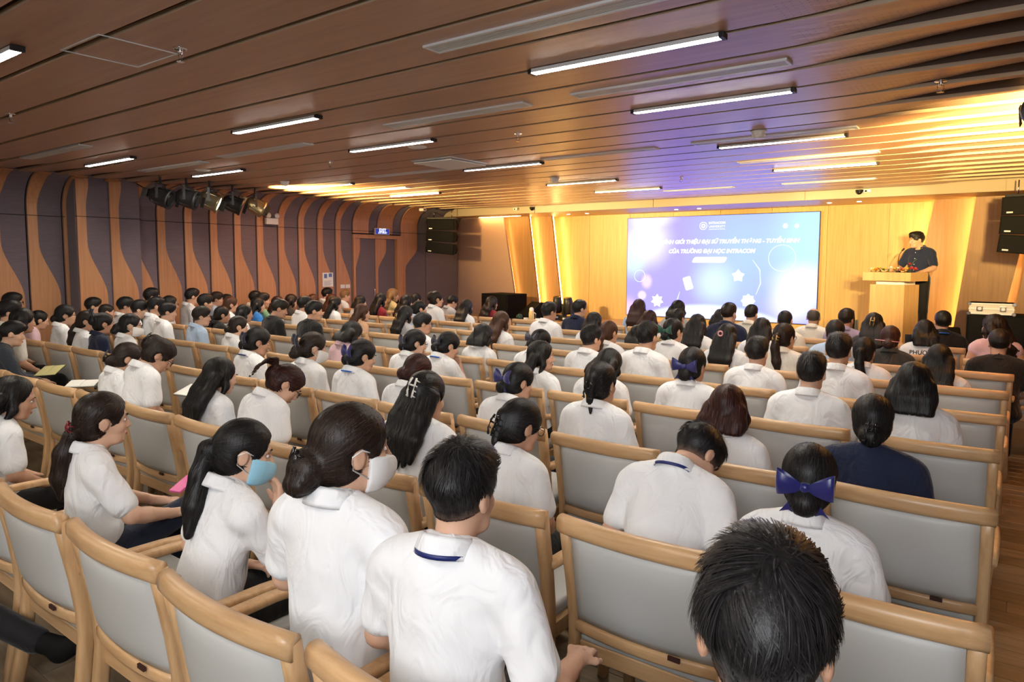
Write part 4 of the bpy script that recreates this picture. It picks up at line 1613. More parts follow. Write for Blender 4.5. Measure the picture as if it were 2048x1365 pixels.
def smooth_verts(V, Q, it=2):
    for _ in range(it):
        S = np.zeros_like(V)
        C = np.zeros(len(V))
        for i in range(4):
            j = (i + 1) % 4
            np.add.at(S, Q[:, i], V[Q[:, j]])
            np.add.at(S, Q[:, j], V[Q[:, i]])
            np.add.at(C, Q[:, i], 1)
            np.add.at(C, Q[:, j], 1)
        V = V * 0.5 + 0.5 * S / np.maximum(C, 1)[:, None]
    return V


_tpl = {}
LO_B, HI_B = (-0.36, -0.26, 0.40), (0.36, 0.52, 1.13)


def tpl_body(pose, lod, hands, fat):
    key = ('body', pose, lod, hands, fat)
    if key not in _tpl:
        hc, bc = ((0.0062, 0.011) if lod == 0 else (0.0085, 0.019) if lod == 1 else (0.011, 0.024))
        P = arm_pose(pose)
        kh = ('head', hc)
        if kh not in _tpl:
            _tpl[kh] = head_field(hc).mesh()
        Vh, Qh = _tpl[kh]
        f = Field(LO_B, HI_B, bc)
        seated_torso(f, P, -0.010, fat=fat)
        parts = [(Vh + HC, Qh), f.mesh()]
        if hands:
            for s in (-1, 1):
                parts.append(hand_mesh(P[s][1], P[s][2], P[s][3], -s, 0.0050 if lod == 0 else 0.0062))
        _tpl[key] = join(parts)
    return _tpl[key]


def tpl_shirt(pose, lod, sleeves, fat):
    key = ('shirt', pose, lod, sleeves, fat)
    if key not in _tpl:
        cell = (0.0088, 0.0155, 0.021)[lod]
        f = Field(LO_B, HI_B, cell)
        P = arm_pose(pose)
        seated_torso(f, P, 0.006, sleeves, fat=fat)
        f.ell((0, -0.005, 0.56), (0.165 * fat, 0.135 * fat, 0.12), 0.05)
        # neckline
        f.cap((0, 0.03, 1.16), (0, 0.012, 1.055), 0.062, 0.056, 0.008, sub=True)
        f.clip((0, 0, -1), -0.47)
        V, Q = f.mesh()
        # soft folds across the back and round the waist
        N = vnormals(V, Q)
        z, x, y = V[:, 2], V[:, 0], V[:, 1]
        fold = 0.0024 * np.sin(52 * (z + 0.35 * np.abs(x)) + 9 * x) * sstep(0.86, 0.62, z) + 0.0022 * np.sin(38 * x + 16 * z) * sstep(1.0, 0.8, z)
        fold = fold + 0.0016 * np.sin(47 * (z - 0.9 * y) + 31 * x) * sstep(0.13, 0.19, np.abs(x))
        V = V + N * fold[:, None]
        _tpl[key] = (V, Q)
    return _tpl[key]


def tpl_trousers(lod, crossed):
    key = ('trousers', lod, crossed)
    if key not in _tpl:
        cell = (0.013, 0.02, 0.026)[lod]
        f = Field((-0.32, -0.22, 0.0), (0.32, 0.78, 0.80), cell)
        f.ell((0, 0.0, 0.555), (0.175, 0.145, 0.10), 0.05)
        for s in (-1, 1):
            hip, kn, an = (s * 0.085, 0.03, 0.545), (s * 0.105, 0.42, 0.535), (s * 0.11, 0.41, 0.10)
            if crossed and s == 1:
                kn, an = (0.00, 0.47, 0.66), (-0.10, 0.62, 0.32)
            f.cap(hip, kn, 0.088, 0.064, 0.04)
            f.cap(kn, an, 0.062, 0.048, 0.02)
        _tpl[key] = f.mesh()
    return _tpl[key]


# ------------------------------------------------------------------ hair styles (head frame: centre of the head at 0, face towards +y)
def hair_field(style, cell):
    lo, hi = [-0.16, -0.24, -0.16], [0.16, 0.15, 0.18]
    if style in ('long', 'long_front', 'halfup', 'pony', 'wavy', 'lowpony'):
        lo = [-0.17, -0.30, -0.44]
    if style in ('bob', 'bob_round', 'bun', 'bigbun', 'claw', 'updo', 'messy'):
        lo = [-0.17, -0.25, -0.24]
    f = Field(lo, hi, cell)
    women = style not in ('short', 'short_fade', 'short_full', 'bald', 'buzz', 'quiff')
    if women:
        t = 0.015
        f.ell((0, -0.014, 0.034), (0.075 + t, 0.096 + t, 0.087 + t), 0.02)
        f.ell((0, -0.045, -0.03), (0.066 + t * 0.7, 0.062 + t * 0.8, 0.07), 0.03)
        f.ell((0, 0.128, -0.04), (0.078, 0.098, 0.125), 0.014, sub=True)
        if style not in ('long', 'bob', 'bob_round', 'wavy', 'long_front'):
            for s in (-1, 1):
                f.ell((s * 0.092, 0.0, -0.022), (0.035, 0.036, 0.046), 0.012, sub=True)
        if style in ('bun', 'bigbun', 'claw', 'updo', 'pony', 'halfup', 'messy', 'lowpony'):
            f.clip((0, 0.35, -1), 0.105)
            f.cap((-0.1, 0.075, -0.12), (0.1, 0.075, -0.12), 0.075, 0.075, 0.01, sub=True)
    else:
        t = {'short': 0.009, 'short_fade': 0.007, 'short_full': 0.012, 'bald': 0.003, 'buzz': 0.004, 'quiff': 0.007}[style]
        f.ell((0, -0.013, 0.036), (0.076 + t, 0.096 + t, 0.084 + t), 0.02)
        f.ell((0, -0.046, -0.018), (0.064 + t * 0.5, 0.058 + t * 0.8, 0.062), 0.03)
        if style in ('short', 'short_full', 'short_fade'):
            g = {'short': 0.0, 'short_full': 0.010, 'short_fade': 0.004}[style]
            f.ell((0.004, 0.010, 0.082), (0.064 + g * 0.6, 0.086 + g * 0.4, 0.050 + g), 0.03)
        if style == 'quiff':
            f.ell((0.0, 0.0, 0.085), (0.062, 0.085, 0.048), 0.03)
            f.ell((-0.012, 0.062, 0.105), (0.040, 0.034, 0.026), 0.025)
        f.ell((0, 0.140, -0.050), (0.090, 0.092, 0.118) if style != 'quiff' else (0.092, 0.106, 0.136), 0.010, sub=True)
        for s in (-1, 1):
            f.ell((s * 0.092, 0.004, -0.036), (0.030, 0.030, 0.044), 0.006, sub=True)
            f.cap((s * 0.09, 0.055, -0.09), (s * 0.09, 0.085, -0.01), 0.034, 0.030, 0.008, sub=True)
        low = {'short': -0.032, 'short_full': -0.030, 'short_fade': -0.022, 'buzz': -0.026, 'bald': -0.022, 'quiff': -0.024}[style]
        f.clip((0, 0.357, -1), -low)
        # clipped close to the skin low down, full depth on top
        hf = Field(lo, hi, cell)
        hf.ell((0, -0.012, 0.03), (0.075, 0.095, 0.088))
        hf.ell((0, 0.026, -0.035), (0.061, 0.066, 0.078), 0.03)
        hf.cap((0, -0.018, -0.06), (0, -0.034, -0.19), 0.050, 0.058, 0.03)
        Z = hf.ax[2][None, None, :]
        th = ((0.0030 if cell < 0.006 else 0.0065) + 0.012 * sstep(-0.03, 0.05, Z) + 0.03 * sstep(0.04, 0.10, Z)).astype(np.float32)
        f.D = np.maximum(f.D, hf.D - th)
        if style == 'bald':
            f.ell((0, 0.03, 0.09), (0.075, 0.10, 0.075), 0.02, sub=True)
    if style == 'bun':
        f.ell((0, -0.115, -0.055), (0.052, 0.044, 0.048), 0.02)
    elif style == 'bigbun':
        f.ell((0, -0.125, -0.045), (0.062, 0.055, 0.060), 0.015)
        f.ell((0.02, -0.155, -0.075), (0.042, 0.04, 0.034), 0.01)
    elif style == 'claw':
        f.cap((0, -0.118, 0.03), (0.0, -0.122, -0.10), 0.032, 0.022, 0.02)
        f.cap((0, -0.118, -0.09), (0.01, -0.128, -0.165), 0.018, 0.006, 0.01)
    elif style == 'updo':
        f.ell((0, -0.105, 0.06), (0.055, 0.05, 0.055), 0.02)
        f.ell((0.01, -0.13, 0.02), (0.04, 0.036, 0.045), 0.015)
    elif style == 'messy':
        f.ell((0, -0.115, 0.0), (0.05, 0.045, 0.055), 0.02)
        for a in range(11):
            x = -0.06 + 0.012 * a
            q = 0.02 * math.sin(a * 2.1)
            f.chain([(x * 0.3, -0.12, 0.03), (x * 0.9, -0.165, 0.062 + q), (x * 1.4, -0.205, 0.03 + q), (x * 1.6, -0.215, -0.04 + q), (x * 1.5, -0.20, -0.10 + q)], [0.013, 0.0085, 0.007, 0.005, 0.002], 0.006)
    elif style == 'pony':
        f.chain([(0, -0.105, 0.02), (0, -0.14, 0.0), (0.0, -0.145, -0.10), (0.02, -0.142, -0.22), (0.04, -0.140, -0.32)], [0.028, 0.030, 0.038, 0.040, 0.016], 0.015)
    elif style == 'lowpony':
        f.chain([(0, -0.09, -0.03), (0, -0.125, -0.07), (-0.01, -0.145, -0.15), (-0.02, -0.150, -0.26), (-0.02, -0.148, -0.36)], [0.035, 0.032, 0.046, 0.046, 0.014], 0.015)
    elif style in ('long', 'halfup', 'wavy', 'long_front'):
        wd = 1.18 if style == 'wavy' else 1.0
        for x in (-0.075, -0.04, 0.0, 0.04, 0.075):
            zend = -0.34 - 0.02 * math.cos(x * 30)
            f.chain([(x, -0.055, 0.0), (x * 1.08 * wd, -0.112, -0.12), (x * 1.15 * wd, -0.150, -0.22), (x * 1.1 * wd, -0.158, zend)], [0.042, 0.040, 0.034, 0.012], 0.02)
        if style != 'halfup':
            for s in (-1, 1):
                f.chain([(s * 0.075, 0.0, 0.03), (s * 0.088, 0.012, -0.06), (s * 0.098, -0.02, -0.14)], [0.022, 0.022, 0.012], 0.02)
        if style == 'long_front':
            for s in (-1, 1):
                f.chain([(s * 0.085, 0.012, -0.04), (s * 0.10, 0.03, -0.14), (s * 0.10, 0.09, -0.22), (s * 0.095, 0.11, -0.34)], [0.020, 0.022, 0.020, 0.006], 0.015)
    elif style in ('bob', 'bob_round'):
        e = -0.145 if style == 'bob' else -0.105
        for x in (-0.075, -0.04, 0.0, 0.04, 0.075):
            f.chain([(x, -0.055, 0.0), (x * 1.12, -0.092, -0.07), (x * 1.14, -0.118, e)], [0.044, 0.046, 0.034], 0.02)
        for s in (-1, 1):
            f.chain([(s * 0.072, 0.0, 0.03), (s * 0.09, 0.008, -0.05), (s * 0.092, -0.01, e + 0.015)], [0.024, 0.026, 0.020], 0.02)
        f.clip((0, 0, -1), -e + 0.012)
    return f


def sample(f, P):
    g = (P - f.lo) / f.cell
    g = np.clip(g, 0, np.array(f.D.shape) - 1.001)
    i = g.astype(int)
    t = g - i
    out = 0
    for a in (0, 1):
        for b_ in (0, 1):
            for c in (0, 1):
                wgt = (t[:, 0] if a else 1 - t[:, 0]) * (t[:, 1] if b_ else 1 - t[:, 1]) * (t[:, 2] if c else 1 - t[:, 2])
                out = out + wgt * f.D[i[:, 0] + a, i[:, 1] + b_, i[:, 2] + c]
    return out


def grad(f, P):
    e = f.cell * 0.9
    G = np.stack([sample(f, P + np.eye(3)[q] * e) - sample(f, P - np.eye(3)[q] * e) for q in range(3)], 1)
    return G / (np.linalg.norm(G, axis=1, keepdims=True) + 1e-9)


def strands(f, style, V, lod):
    """thin locks combed along the surface so that hair reads as hair"""
    n, K, wid = (4600, 6, 0.0019) if lod == 0 else (1700, 4, 0.0036)
    short = style in ('short', 'short_fade', 'short_full', 'quiff')
    p = V[RNG.integers(0, len(V), n)].copy()
    tie = {'bun': (0, -0.115, -0.05), 'bigbun': (0, -0.13, -0.04), 'claw': (0, -0.12, 0.0), 'updo': (0, -0.115, 0.06), 'messy': (0, -0.12, 0.0), 'pony': (0, -0.12, 0.01), 'lowpony': (0, -0.10, -0.04), 'halfup': (0, -0.11, 0.03)}.get(style)
    crown = np.array([0.018, -0.045, 0.125])
    step = 0.0125 if short else 0.017
    if short:
        p = p[p[:, 2] > -0.055]
    ph = RNG.normal(0, 1, (len(p), 3))
    if short:                                    # strands gather in tufts
        seeds = V[RNG.integers(0, len(V), 170)]
        own = np.argmin(((p[:, None, :] - seeds[None]) ** 2).sum(2), 1)
        ph = RNG.normal(0, 1.5, (170, 3))[own] + ph * 0.35
    pts = []
    lift = RNG.uniform(0.0005, 0.004 if short else 0.0040, len(p))
    if short:
        lift = (RNG.uniform(0.002, 0.017, 170)[own] + RNG.uniform(0, 0.003, len(p))) * (0.12 + 0.88 * sstep(0.02, 0.09, p[:, 2]))
    for k in range(K):
        g = grad(f, p)
        if short:
            away = p - crown
            away = away / (np.linalg.norm(away, axis=1, keepdims=True) + 1e-6)
            swirl = np.cross(g, away) * 0.35
            fwd = np.array([0.25, 0.7, 0.0]) * sstep(0.0, 0.09, p[:, 2])[:, None] * sstep(-0.05, 0.03, p[:, 1])[:, None]
            d = away * 0.8 + swirl + fwd + np.array([0, 0, -0.5]) + ph * 0.22
        elif tie is not None:
            to = np.array(tie) - p
            far = np.linalg.norm(to, axis=1, keepdims=True)
            d = np.where((far < 0.05) | (p[:, 2:3] < -0.10) | ((style == 'halfup') & (p[:, 2:3] < 0.0)), np.array([0, -0.1, -1.0]), to / (far + 1e-6)) + ph * 0.09
        else:
            d = np.stack([np.sign(p[:, 0]) * 0.9 * sstep(0.06, 0.12, p[:, 2]), -0.15 + 0 * p[:, 0], -np.ones(len(p))], 1) + ph * (0.16 if style == 'wavy' else 0.05)
        t = d - g * (d * g).sum(1, keepdims=True)
        t = t / (np.linalg.norm(t, axis=1, keepdims=True) + 1e-6)
        off = lift * (k + 1) / K + 0.0006
        pts.append((p.copy(), t, g))
        p = p + t * step * (0.8 + 0.4 * RNG.random(len(p)))[:, None]
        p = p - grad(f, p) * (sample(f, p) - off)[:, None]
    N = len(pts[0][0])
    Vs, Qs = [], []
    for k, (q, t, g) in enumerate(pts):
        sd_ = np.cross(g, t)
        ww = wid * (1.0 if k < K - 2 else (0.75 if k == K - 2 else 0.12))
        Vs += [q - sd_ * ww / 2 + g * 0.0004, q + sd_ * ww / 2 + g * 0.0004]
    Vall = np.stack(Vs, 1).reshape(-1, 3)
    base = np.arange(N)[:, None] * (2 * K)
    for k in range(K - 1):
        Qs.append(base + np.array([2 * k, 2 * k + 1, 2 * k + 3, 2 * k + 2]))
    return Vall, np.concatenate(Qs)


def hair_mesh(style, lod):
    key = ('hair', style, lod)
    if key not in _tpl:
        fld = hair_field(style, (0.0056, 0.0082, 0.0105)[lod])
        V, Q = fld.mesh()
        V0 = V
        N = vnormals(V, Q)
        a = np.arctan2(V[:, 0], -V[:, 1])
        if style in ('short', 'short_fade', 'short_full', 'quiff'):
            amp = {'short': 0.0035, 'short_fade': 0.0040, 'short_full': 0.0048, 'quiff': 0.005}[style]
            d = np.sin(61 * V[:, 0] + 23 * np.sin(40 * V[:, 1])) * np.sin(57 * V[:, 1] + 19 * np.sin(47 * V[:, 2])) * np.sin(53 * V[:, 2] + 17 * np.sin(43 * V[:, 0]))
            top = sstep(-0.02, 0.06, V[:, 2])
            d = amp * (0.2 + 0.8 * top) * d * 0.9
        elif style in ('buzz', 'bald'):
            d = 0.0
        else:
            d = 0.0016 * np.sin(a * 26 + 9 * V[:, 2]) + 0.0012 * np.sin(a * 61 + 21 * V[:, 2]) + 0.0010 * np.sin(120 * V[:, 0] + 3 * V[:, 2])
            if style in ('wavy', 'messy'):
                d = d * 1.5 + 0.005 * np.sin(60 * V[:, 2] + 20 * V[:, 0]) * sstep(0.05, -0.1, V[:, 2])
        V = V + N * (np.asarray(d)[:, None] if np.ndim(d) else d)
        shade = np.full(len(V), 0.22, np.float32)
        if lod < 2 and style not in ('buzz', 'bald'):
            Vs, Qs = strands(fld, style, V0, lod)
            K = 6 if lod == 0 else 4
            shade = np.concatenate([shade, np.repeat(RNG.beta(1.6, 3.0, len(Vs) // (2 * K)), 2 * K).astype(np.float32)])
            V, Q = join([(V, Q), (Vs, Qs)])
        me = mesh_quads('hair', V, Q)
        at = me.attributes.new('strand', 'FLOAT', 'POINT')
        at.data.foreach_set('value', shade)
        _tpl[key] = me
    return _tpl[key]


def mask_mesh():
    if 'mask' not in _tpl:
        f = Field((-0.11, -0.03, -0.15), (0.11, 0.15, 0.05), 0.0055)
        f.ell((0, 0.032, -0.042), (0.073, 0.078, 0.084), 0.02)
        f.ell((0, 0.075, -0.05), (0.040, 0.052, 0.052), 0.02)
        f.clip((0, -1, 0), -0.022)
        f.clip((0, 0.25, 1), 0.005)
        f.clip((0, 0, -1), 0.112)
        V, Q = f.mesh()
        V[:, 2] += 0.0012 * np.sin(V[:, 2] * 260)
        _tpl['mask'] = mesh_quads('face_mask', V, Q)
        loops = []
        for s in (-1, 1):
            loops.append(tube_mesh('mask_loop', [(s * 0.060, 0.045, -0.005), (s * 0.081, -0.005, 0.015), (s * 0.083, -0.032, 0.0), (s * 0.080, -0.028, -0.035), (s * 0.058, 0.035, -0.075)], 0.0022, 5))
        _tpl['mask_loops'] = loops
    return _tpl['mask'], _tpl['mask_loops']


def face_meshes():
    if 'face' not in _tpl:
        ey = lathe_mesh('eye', [(0, -0.0105), (0.006, -0.009), (0.0105, 0.0), (0.006, 0.009), (0, 0.0105)], 12)
        ir = lathe_mesh('iris', [(0, -0.0055), (0.0055, 0.0), (0, 0.0055)], 10)
        br = tube_mesh('eyebrow', [(-0.017, -0.006, -0.004), (-0.004, 0.002, 0.002), (0.010, 0.001, 0.003), (0.020, -0.007, -0.002)], 0.0035, 6, scales=[0.7, 1.0, 0.9, 0.4])
        lp = lathe_mesh('lips', [(0, -0.0075), (0.006, -0.0060), (0.0085, -0.0015), (0.0072, 0.0), (0.0085, 0.0015), (0.006, 0.0060), (0, 0.0072)], 12)
        _tpl['face'] = (ey, ir, br, lp)
    return _tpl['face']


def glasses_meshes():
    if 'glasses' not in _tpl:
        V, F = [], []
        rims = []
        for s in (-1, 1):
            rims.append(tube_mesh('rim', [(s * 0.034 + 0.024 * math.cos(a), 0.108 - 0.004 * abs(math.cos(a)), 0.004 + 0.021 * math.sin(a)) for a in np.linspace(0, 2 * math.pi, 19)[:-1]], 0.0020, 5, True))
        br = tube_mesh('bridge', [(-0.011, 0.108, 0.008), (0, 0.112, 0.012), (0.011, 0.108, 0.008)], 0.002, 5)
        tm = [tube_mesh('temple', [(s * 0.058, 0.104, 0.010), (s * 0.078, 0.04, 0.012), (s * 0.084, -0.02, 0.012), (s * 0.082, -0.035, -0.004)], 0.0020, 5) for s in (-1, 1)]
        _tpl['glasses'] = (rims, br, tm)
    return _tpl['glasses']


def bow_meshes():
    """satin bow: two loops, knot and tails"""
    if 'bow' not in _tpl:
        out = []
        for s in (-1, 1):
            V, F = [], []
            n = 12
            for i in range(n + 1):
                u = i / n
                for j in range(5):
                    v = j / 4 * 2 - 1
                    r = 0.062 * math.sin(math.pi * u) ** 0.8 if u < 1 else 0
                    x = s * (0.006 + 0.060 * math.sin(math.pi * u))
                    y = -0.004 - 0.020 * math.cos(math.pi * u) * math.sin(math.pi * u) - 0.010 * (1 - v * v) * math.sin(math.pi * u)
                    z = v * (0.009 + 0.024 * math.sin(math.pi * u)) + 0.010 * math.sin(math.pi * u)
                    V.append((x, y, z))
            for i in range(n):
                for j in range(4):
                    a = i * 5 + j
                    F.append((a, a + 1, a + 6, a + 5))
            out.append(mesh_np('bow_loop', V, F))
        kn = lathe_mesh('bow_knot', [(0, -0.013), (0.010, -0.011), (0.013, 0), (0.010, 0.011), (0, 0.013)], 12)
        tails = []
        for s in (-1, 1):
            V, F = [], []
            for i in range(7):
                u = i / 6
                for v in (-1, 0, 1):
                    V.append((s * (0.006 + 0.034 * u) + v * (0.006 + 0.012 * u), -0.006 - 0.006 * math.sin(3 * u) + 0.004 * v * v, -0.004 - 0.066 * u + (0.012 if v == 0 and i == 6 else 0)))
            for i in range(6):
                for j in range(2):
                    a = i * 3 + j
                    F.append((a, a + 1, a + 4, a + 3))
            tails.append(mesh_np('bow_tail', V, F))
        _tpl['bow'] = (out, kn, tails)
    return _tpl['bow']


def claw_meshes():
    if 'claw' not in _tpl:
        bars = []
        for s in (-1, 1):
            bars.append(tube_mesh('claw_bar', [(s * 0.014, -0.004, 0.052), (s * 0.020, -0.012, 0.02), (s * 0.020, -0.012, -0.02), (s * 0.014, -0.004, -0.052)], 0.0055, 7))
        teeth = []
        for s in (-1, 1):
            for i in range(4):
                z = -0.042 + 0.028 * i
                teeth.append(tube_mesh('claw_tooth', [(s * 0.018, -0.008, z), (s * 0.028, -0.002, z - 0.004), (s * 0.034, 0.016, z - 0.008)], 0.0042, 6, scales=[1, 0.9, 0.5]))
        hinge = tube_mesh('claw_hinge', [(-0.016, -0.010, 0.012), (0.016, -0.010, 0.012)], 0.005, 7)
        _tpl['claw'] = (bars, teeth, hinge)
    return _tpl['claw']


def collar_mesh():
    if 'collar' not in _tpl:
        prof = [(0.001, 0.030), (0.006, 0.036), (0.013, 0.028), (0.024, -0.004), (0.027, -0.016), (0.020, -0.014), (0.008, 0.010), (-0.002, 0.012)]
        V, F = [], []
        n, m = 30, len(prof)
        for i in range(n + 1):
            a = math.radians(-64) - math.radians(232) * i / n      # open at the front
            a = math.radians(90 - 26) - math.radians(308) * i / n
            for dr, dz in prof:
                r = 0.0585 + dr
                back = 0.5 - 0.5 * math.sin(a)
                V.append((r * math.cos(a) * 1.03, -0.026 + r * math.sin(a) * 1.02, 1.052 + dz + 0.012 * back - 0.020 * (1 - back)))
        for i in range(n):
            for k in range(m):
                l = (k + 1) % m
                F.append((i * m + k, (i + 1) * m + k, (i + 1) * m + l, i * m + l))
        F += [tuple(range(m)), tuple(n * m + k for k in range(m))[::-1]]
        me = mesh_np('collar', V, F)
        bm = bmesh.new()
        bm.from_mesh(me)
        bmesh.ops.recalc_face_normals(bm, faces=bm.faces)
        bm.to_mesh(me)
        bm.free()
        me.shade_smooth()
        _tpl['collar'] = me
        # lanyard ribbon lying round the neck, below the collar, hanging to the chest in front
        V, F = [], []
        pts = []
        for i in range(25):
            a = math.radians(90 - 20) - math.radians(320) * i / 24
            back = 0.5 - 0.5 * math.sin(a)
            fr = 1 - back
            pts.append((0.089 * math.cos(a) * (1 - 0.25 * fr), -0.030 + 0.088 * math.sin(a) + 0.035 * fr, 1.046 + 0.006 * back - 0.10 * fr ** 2))
        V, F = sweep(pts, [(-0.0012, -0.006), (0.0012, -0.006), (0.0012, 0.006), (-0.0012, 0.006)])
        _tpl['lanyard'] = mesh_np('lanyard', V, F)
        # round neckline rib for T-shirts
        V, F = sweep([(0.064 * math.cos(a), -0.020 + 0.066 * math.sin(a), 1.046 - 0.020 * (0.5 + 0.5 * math.sin(a))) for a in np.linspace(0, 2 * math.pi, 25)[:-1]], circ(0.007, 7), True)
        _tpl['neckband'] = mesh_np('neckband', V, F)
    return _tpl['collar'], _tpl['lanyard'], _tpl['neckband']


# ------------------------------------------------------------------ materials for people
m, nt, b = newmat('skin')
oi = nt.nodes.new('ShaderNodeObjectInfo')
nt.links.new(ramp(nt, oi.outputs['Random'], [(0.0, (0.52, 0.285, 0.185)), (0.5, (0.60, 0.35, 0.235)), (1.0, (0.66, 0.41, 0.29))]), b.inputs['Base Color'])
setp(b, rough=0.5, spec=0.35)
SKIN = m
HAIRM = {
    'black': hairmat('hair_black', (0.0075, 0.0068, 0.0070), (0.020, 0.018, 0.018)),
    'dark': hairmat('hair_dark_brown', (0.015, 0.009, 0.007), (0.035, 0.021, 0.016)),
    'maroon': hairmat('hair_maroon', (0.022, 0.008, 0.007), (0.060, 0.020, 0.016)),
    'brown': hairmat('hair_brown', (0.050, 0.020, 0.010), (0.115, 0.048, 0.026)),
    'blond': hairmat('hair_blond', (0.20, 0.10, 0.035), (0.42, 0.24, 0.10)),
    'grey': hairmat('hair_grey', (0.05, 0.045, 0.04), (0.11, 0.10, 0.09)),
}
HAIRS = {k_: hairmat(k_ + '_short_hair', *v) for k_, v in {'black': ((0.0065, 0.006, 0.0065), (0.021, 0.019, 0.020)), 'dark': ((0.013, 0.009, 0.007), (0.033, 0.022, 0.017)), 'maroon': ((0.02, 0.009, 0.008), (0.05, 0.02, 0.017)),
                                                              'brown': ((0.05, 0.022, 0.011), (0.11, 0.05, 0.028)), 'blond': ((0.2, 0.1, 0.04), (0.42, 0.25, 0.11)), 'grey': ((0.06, 0.05, 0.045), (0.12, 0.11, 0.10))}.items()}
for m_ in HAIRS.values():
    for n_ in m_.node_tree.nodes:
        if n_.type == 'MAPPING':
            n_.inputs['Scale'].default_value = (95, 95, 60)
for m_ in HAIRS.values():
    fade_hair(m_)
SHIRT = {n_: cloth('cloth_' + n_, c_) for n_, c_ in {
    'white': (0.80, 0.81, 0.835), 'cream': (0.74, 0.71, 0.64), 'lightblue': (0.42, 0.55, 0.74), 'blue': (0.03, 0.20, 0.62), 'navy': (0.012, 0.018, 0.048), 'slate': (0.035, 0.042, 0.058), 'black': (0.010, 0.010, 0.011),
    'charcoal': (0.035, 0.035, 0.035), 'red': (0.22, 0.012, 0.022), 'pink': (0.72, 0.50, 0.56), 'lilac': (0.35, 0.30, 0.45), 'nude': (0.72, 0.44, 0.27), 'green': (0.22, 0.42, 0.26), 'grey': (0.42, 0.42, 0.44), 'gold': (0.62, 0.48, 0.22)}.items()}
TROUS = cloth('cloth_trousers', (0.010, 0.010, 0.013), 0.8, 0.3)
TROUSN = cloth('cloth_trousers_navy', (0.014, 0.02, 0.04), 0.8, 0.3)
BOWN = plain('navy_satin', (0.012, 0.014, 0.14), 0.32, sheen=0.3)
BOWK = plain('dark_navy_satin', (0.006, 0.008, 0.030), 0.35, sheen=0.3)
BOWG = plain('green_satin', (0.004, 0.085, 0.06), 0.32, sheen=0.3)
LANY = plain('blue_ribbon', (0.012, 0.13, 0.55), 0.5)
LANYN = plain('navy_ribbon', (0.01, 0.02, 0.14), 0.5)
MASKW = cloth('mask_white', (0.80, 0.80, 0.80), 0.8, 0.1)
MASKB = cloth('mask_blue', (0.30, 0.58, 0.74), 0.8, 0.1)
EYEW = plain('eye_white', (0.75, 0.72, 0.70), 0.3)
EYEK = plain('eye_iris', (0.012, 0.008, 0.006), 0.15)
BROW = plain('eyebrow_hair', (0.018, 0.014, 0.012), 0.8)
LIP = plain('lips', (0.40, 0.11, 0.10), 0.45)
TORT = plain('dark_tortoise', (0.03, 0.012, 0.008), 0.2)
PEARL = plain('pearl_white', (0.82, 0.78, 0.72), 0.3)
GOLDM = plain('gold_metal', (0.7, 0.5, 0.2), 0.3, metal=0.8)
PINKM = plain('pink_clip', (0.75, 0.35, 0.40), 0.4)
WREDM = plain('wine_red_plastic', (0.16, 0.01, 0.015), 0.25)
# ------------------------------------------------------------------ building and placing one person
def Rm(ax, deg):
    return np.array(Matrix.Rotation(math.radians(deg), 3, ax))


def head_rot(yaw, pitch, roll):
    """yaw right +, pitch down +, roll to the right +"""
    return Rm('Z', -yaw) @ Rm('X', -pitch) @ Rm('Y', roll)


HIP = np.array([0, 0.0, 0.50])


def lean_rot(lean, side):
    return Rm('X', -lean) @ Rm('Y', side)


def lean_pts(V, lean, side):
    if abs(lean) < 0.5 and abs(side) < 0.5:
        return V
    w = sstep(0.50, 0.86, V[:, 2])[:, None]
    p = V - HIP
    full = p @ lean_rot(lean, side).T
    half = p @ lean_rot(lean * 0.5, side * 0.5).T
    a = np.where(w < 0.5, p + (half - p) * (2 * w), half + (full - half) * (2 * w - 1))
    return a + HIP


def M4(R, t=(0, 0, 0)):
    m4 = Matrix.Identity(4)
    for i in range(3):
        for j in range(3):
            m4[i][j] = float(R[i][j])
        m4[i][3] = float(t[i])
    return m4


SHW = {'slate': 'dark grey', 'lightblue': 'light blue', 'nude': 'nude tone', 'gold': 'pale yellow'}
HRW = {'long': 'long {c} hair', 'long_front': 'long {c} hair', 'halfup': 'half-up {c} hair', 'pony': '{c} ponytail', 'lowpony': 'low {c} ponytail', 'wavy': 'wavy {c} hair', 'bob': '{c} bob', 'bob_round': 'round {c} bob',
       'bun': 'low {c} bun', 'bigbun': 'big {c} bun', 'claw': 'pinned-up {c} hair', 'updo': '{c} updo', 'messy': 'messy {c} updo', 'short': 'short {c} hair', 'short_fade': 'faded {c} haircut', 'short_full': 'thick short {c} hair',
       'bald': 'balding {c} hair', 'buzz': '{c} buzz cut', 'quiff': '{c} quiff'}
HCW = {'dark': 'dark brown', 'blond': 'blond'}
ACW = {'bow': 'navy bow', 'bowk': 'dark bow', 'bowg': 'green bow', 'mask': 'white mask', 'maskb': 'blue mask', 'glasses': 'glasses', 'claw': 'black claw clip', 'clawp': 'pearl claw clip', 'clawg': 'gold claw clip',
       'clawr': 'wine red claw clip', 'lanyard': 'blue lanyard', 'lanyardn': 'navy lanyard', 'pinkclip': 'pink clip', 'stick': 'hair stick', 'scrunchie': 'dark scrunchie', 'text': 'lettered back', 'band': 'white hair tie'}
LABELS = set()
PEOPLE = []


def put_bow(body, HM, mat, at, rot, k_=1.0):
    loops, kn, tails = bow_meshes()
    mm = HM @ Matrix.Translation(at) @ Euler(rot).to_matrix().to_4x4() @ Matrix.Scale(k_, 4)
    o = obj('hair_bow', kn, mat, body)
    o.matrix_local = mm
    for q in loops:
        obj('bow_loop', q, mat, o)
    for q in tails:
        obj('bow_tail', q, mat, o)


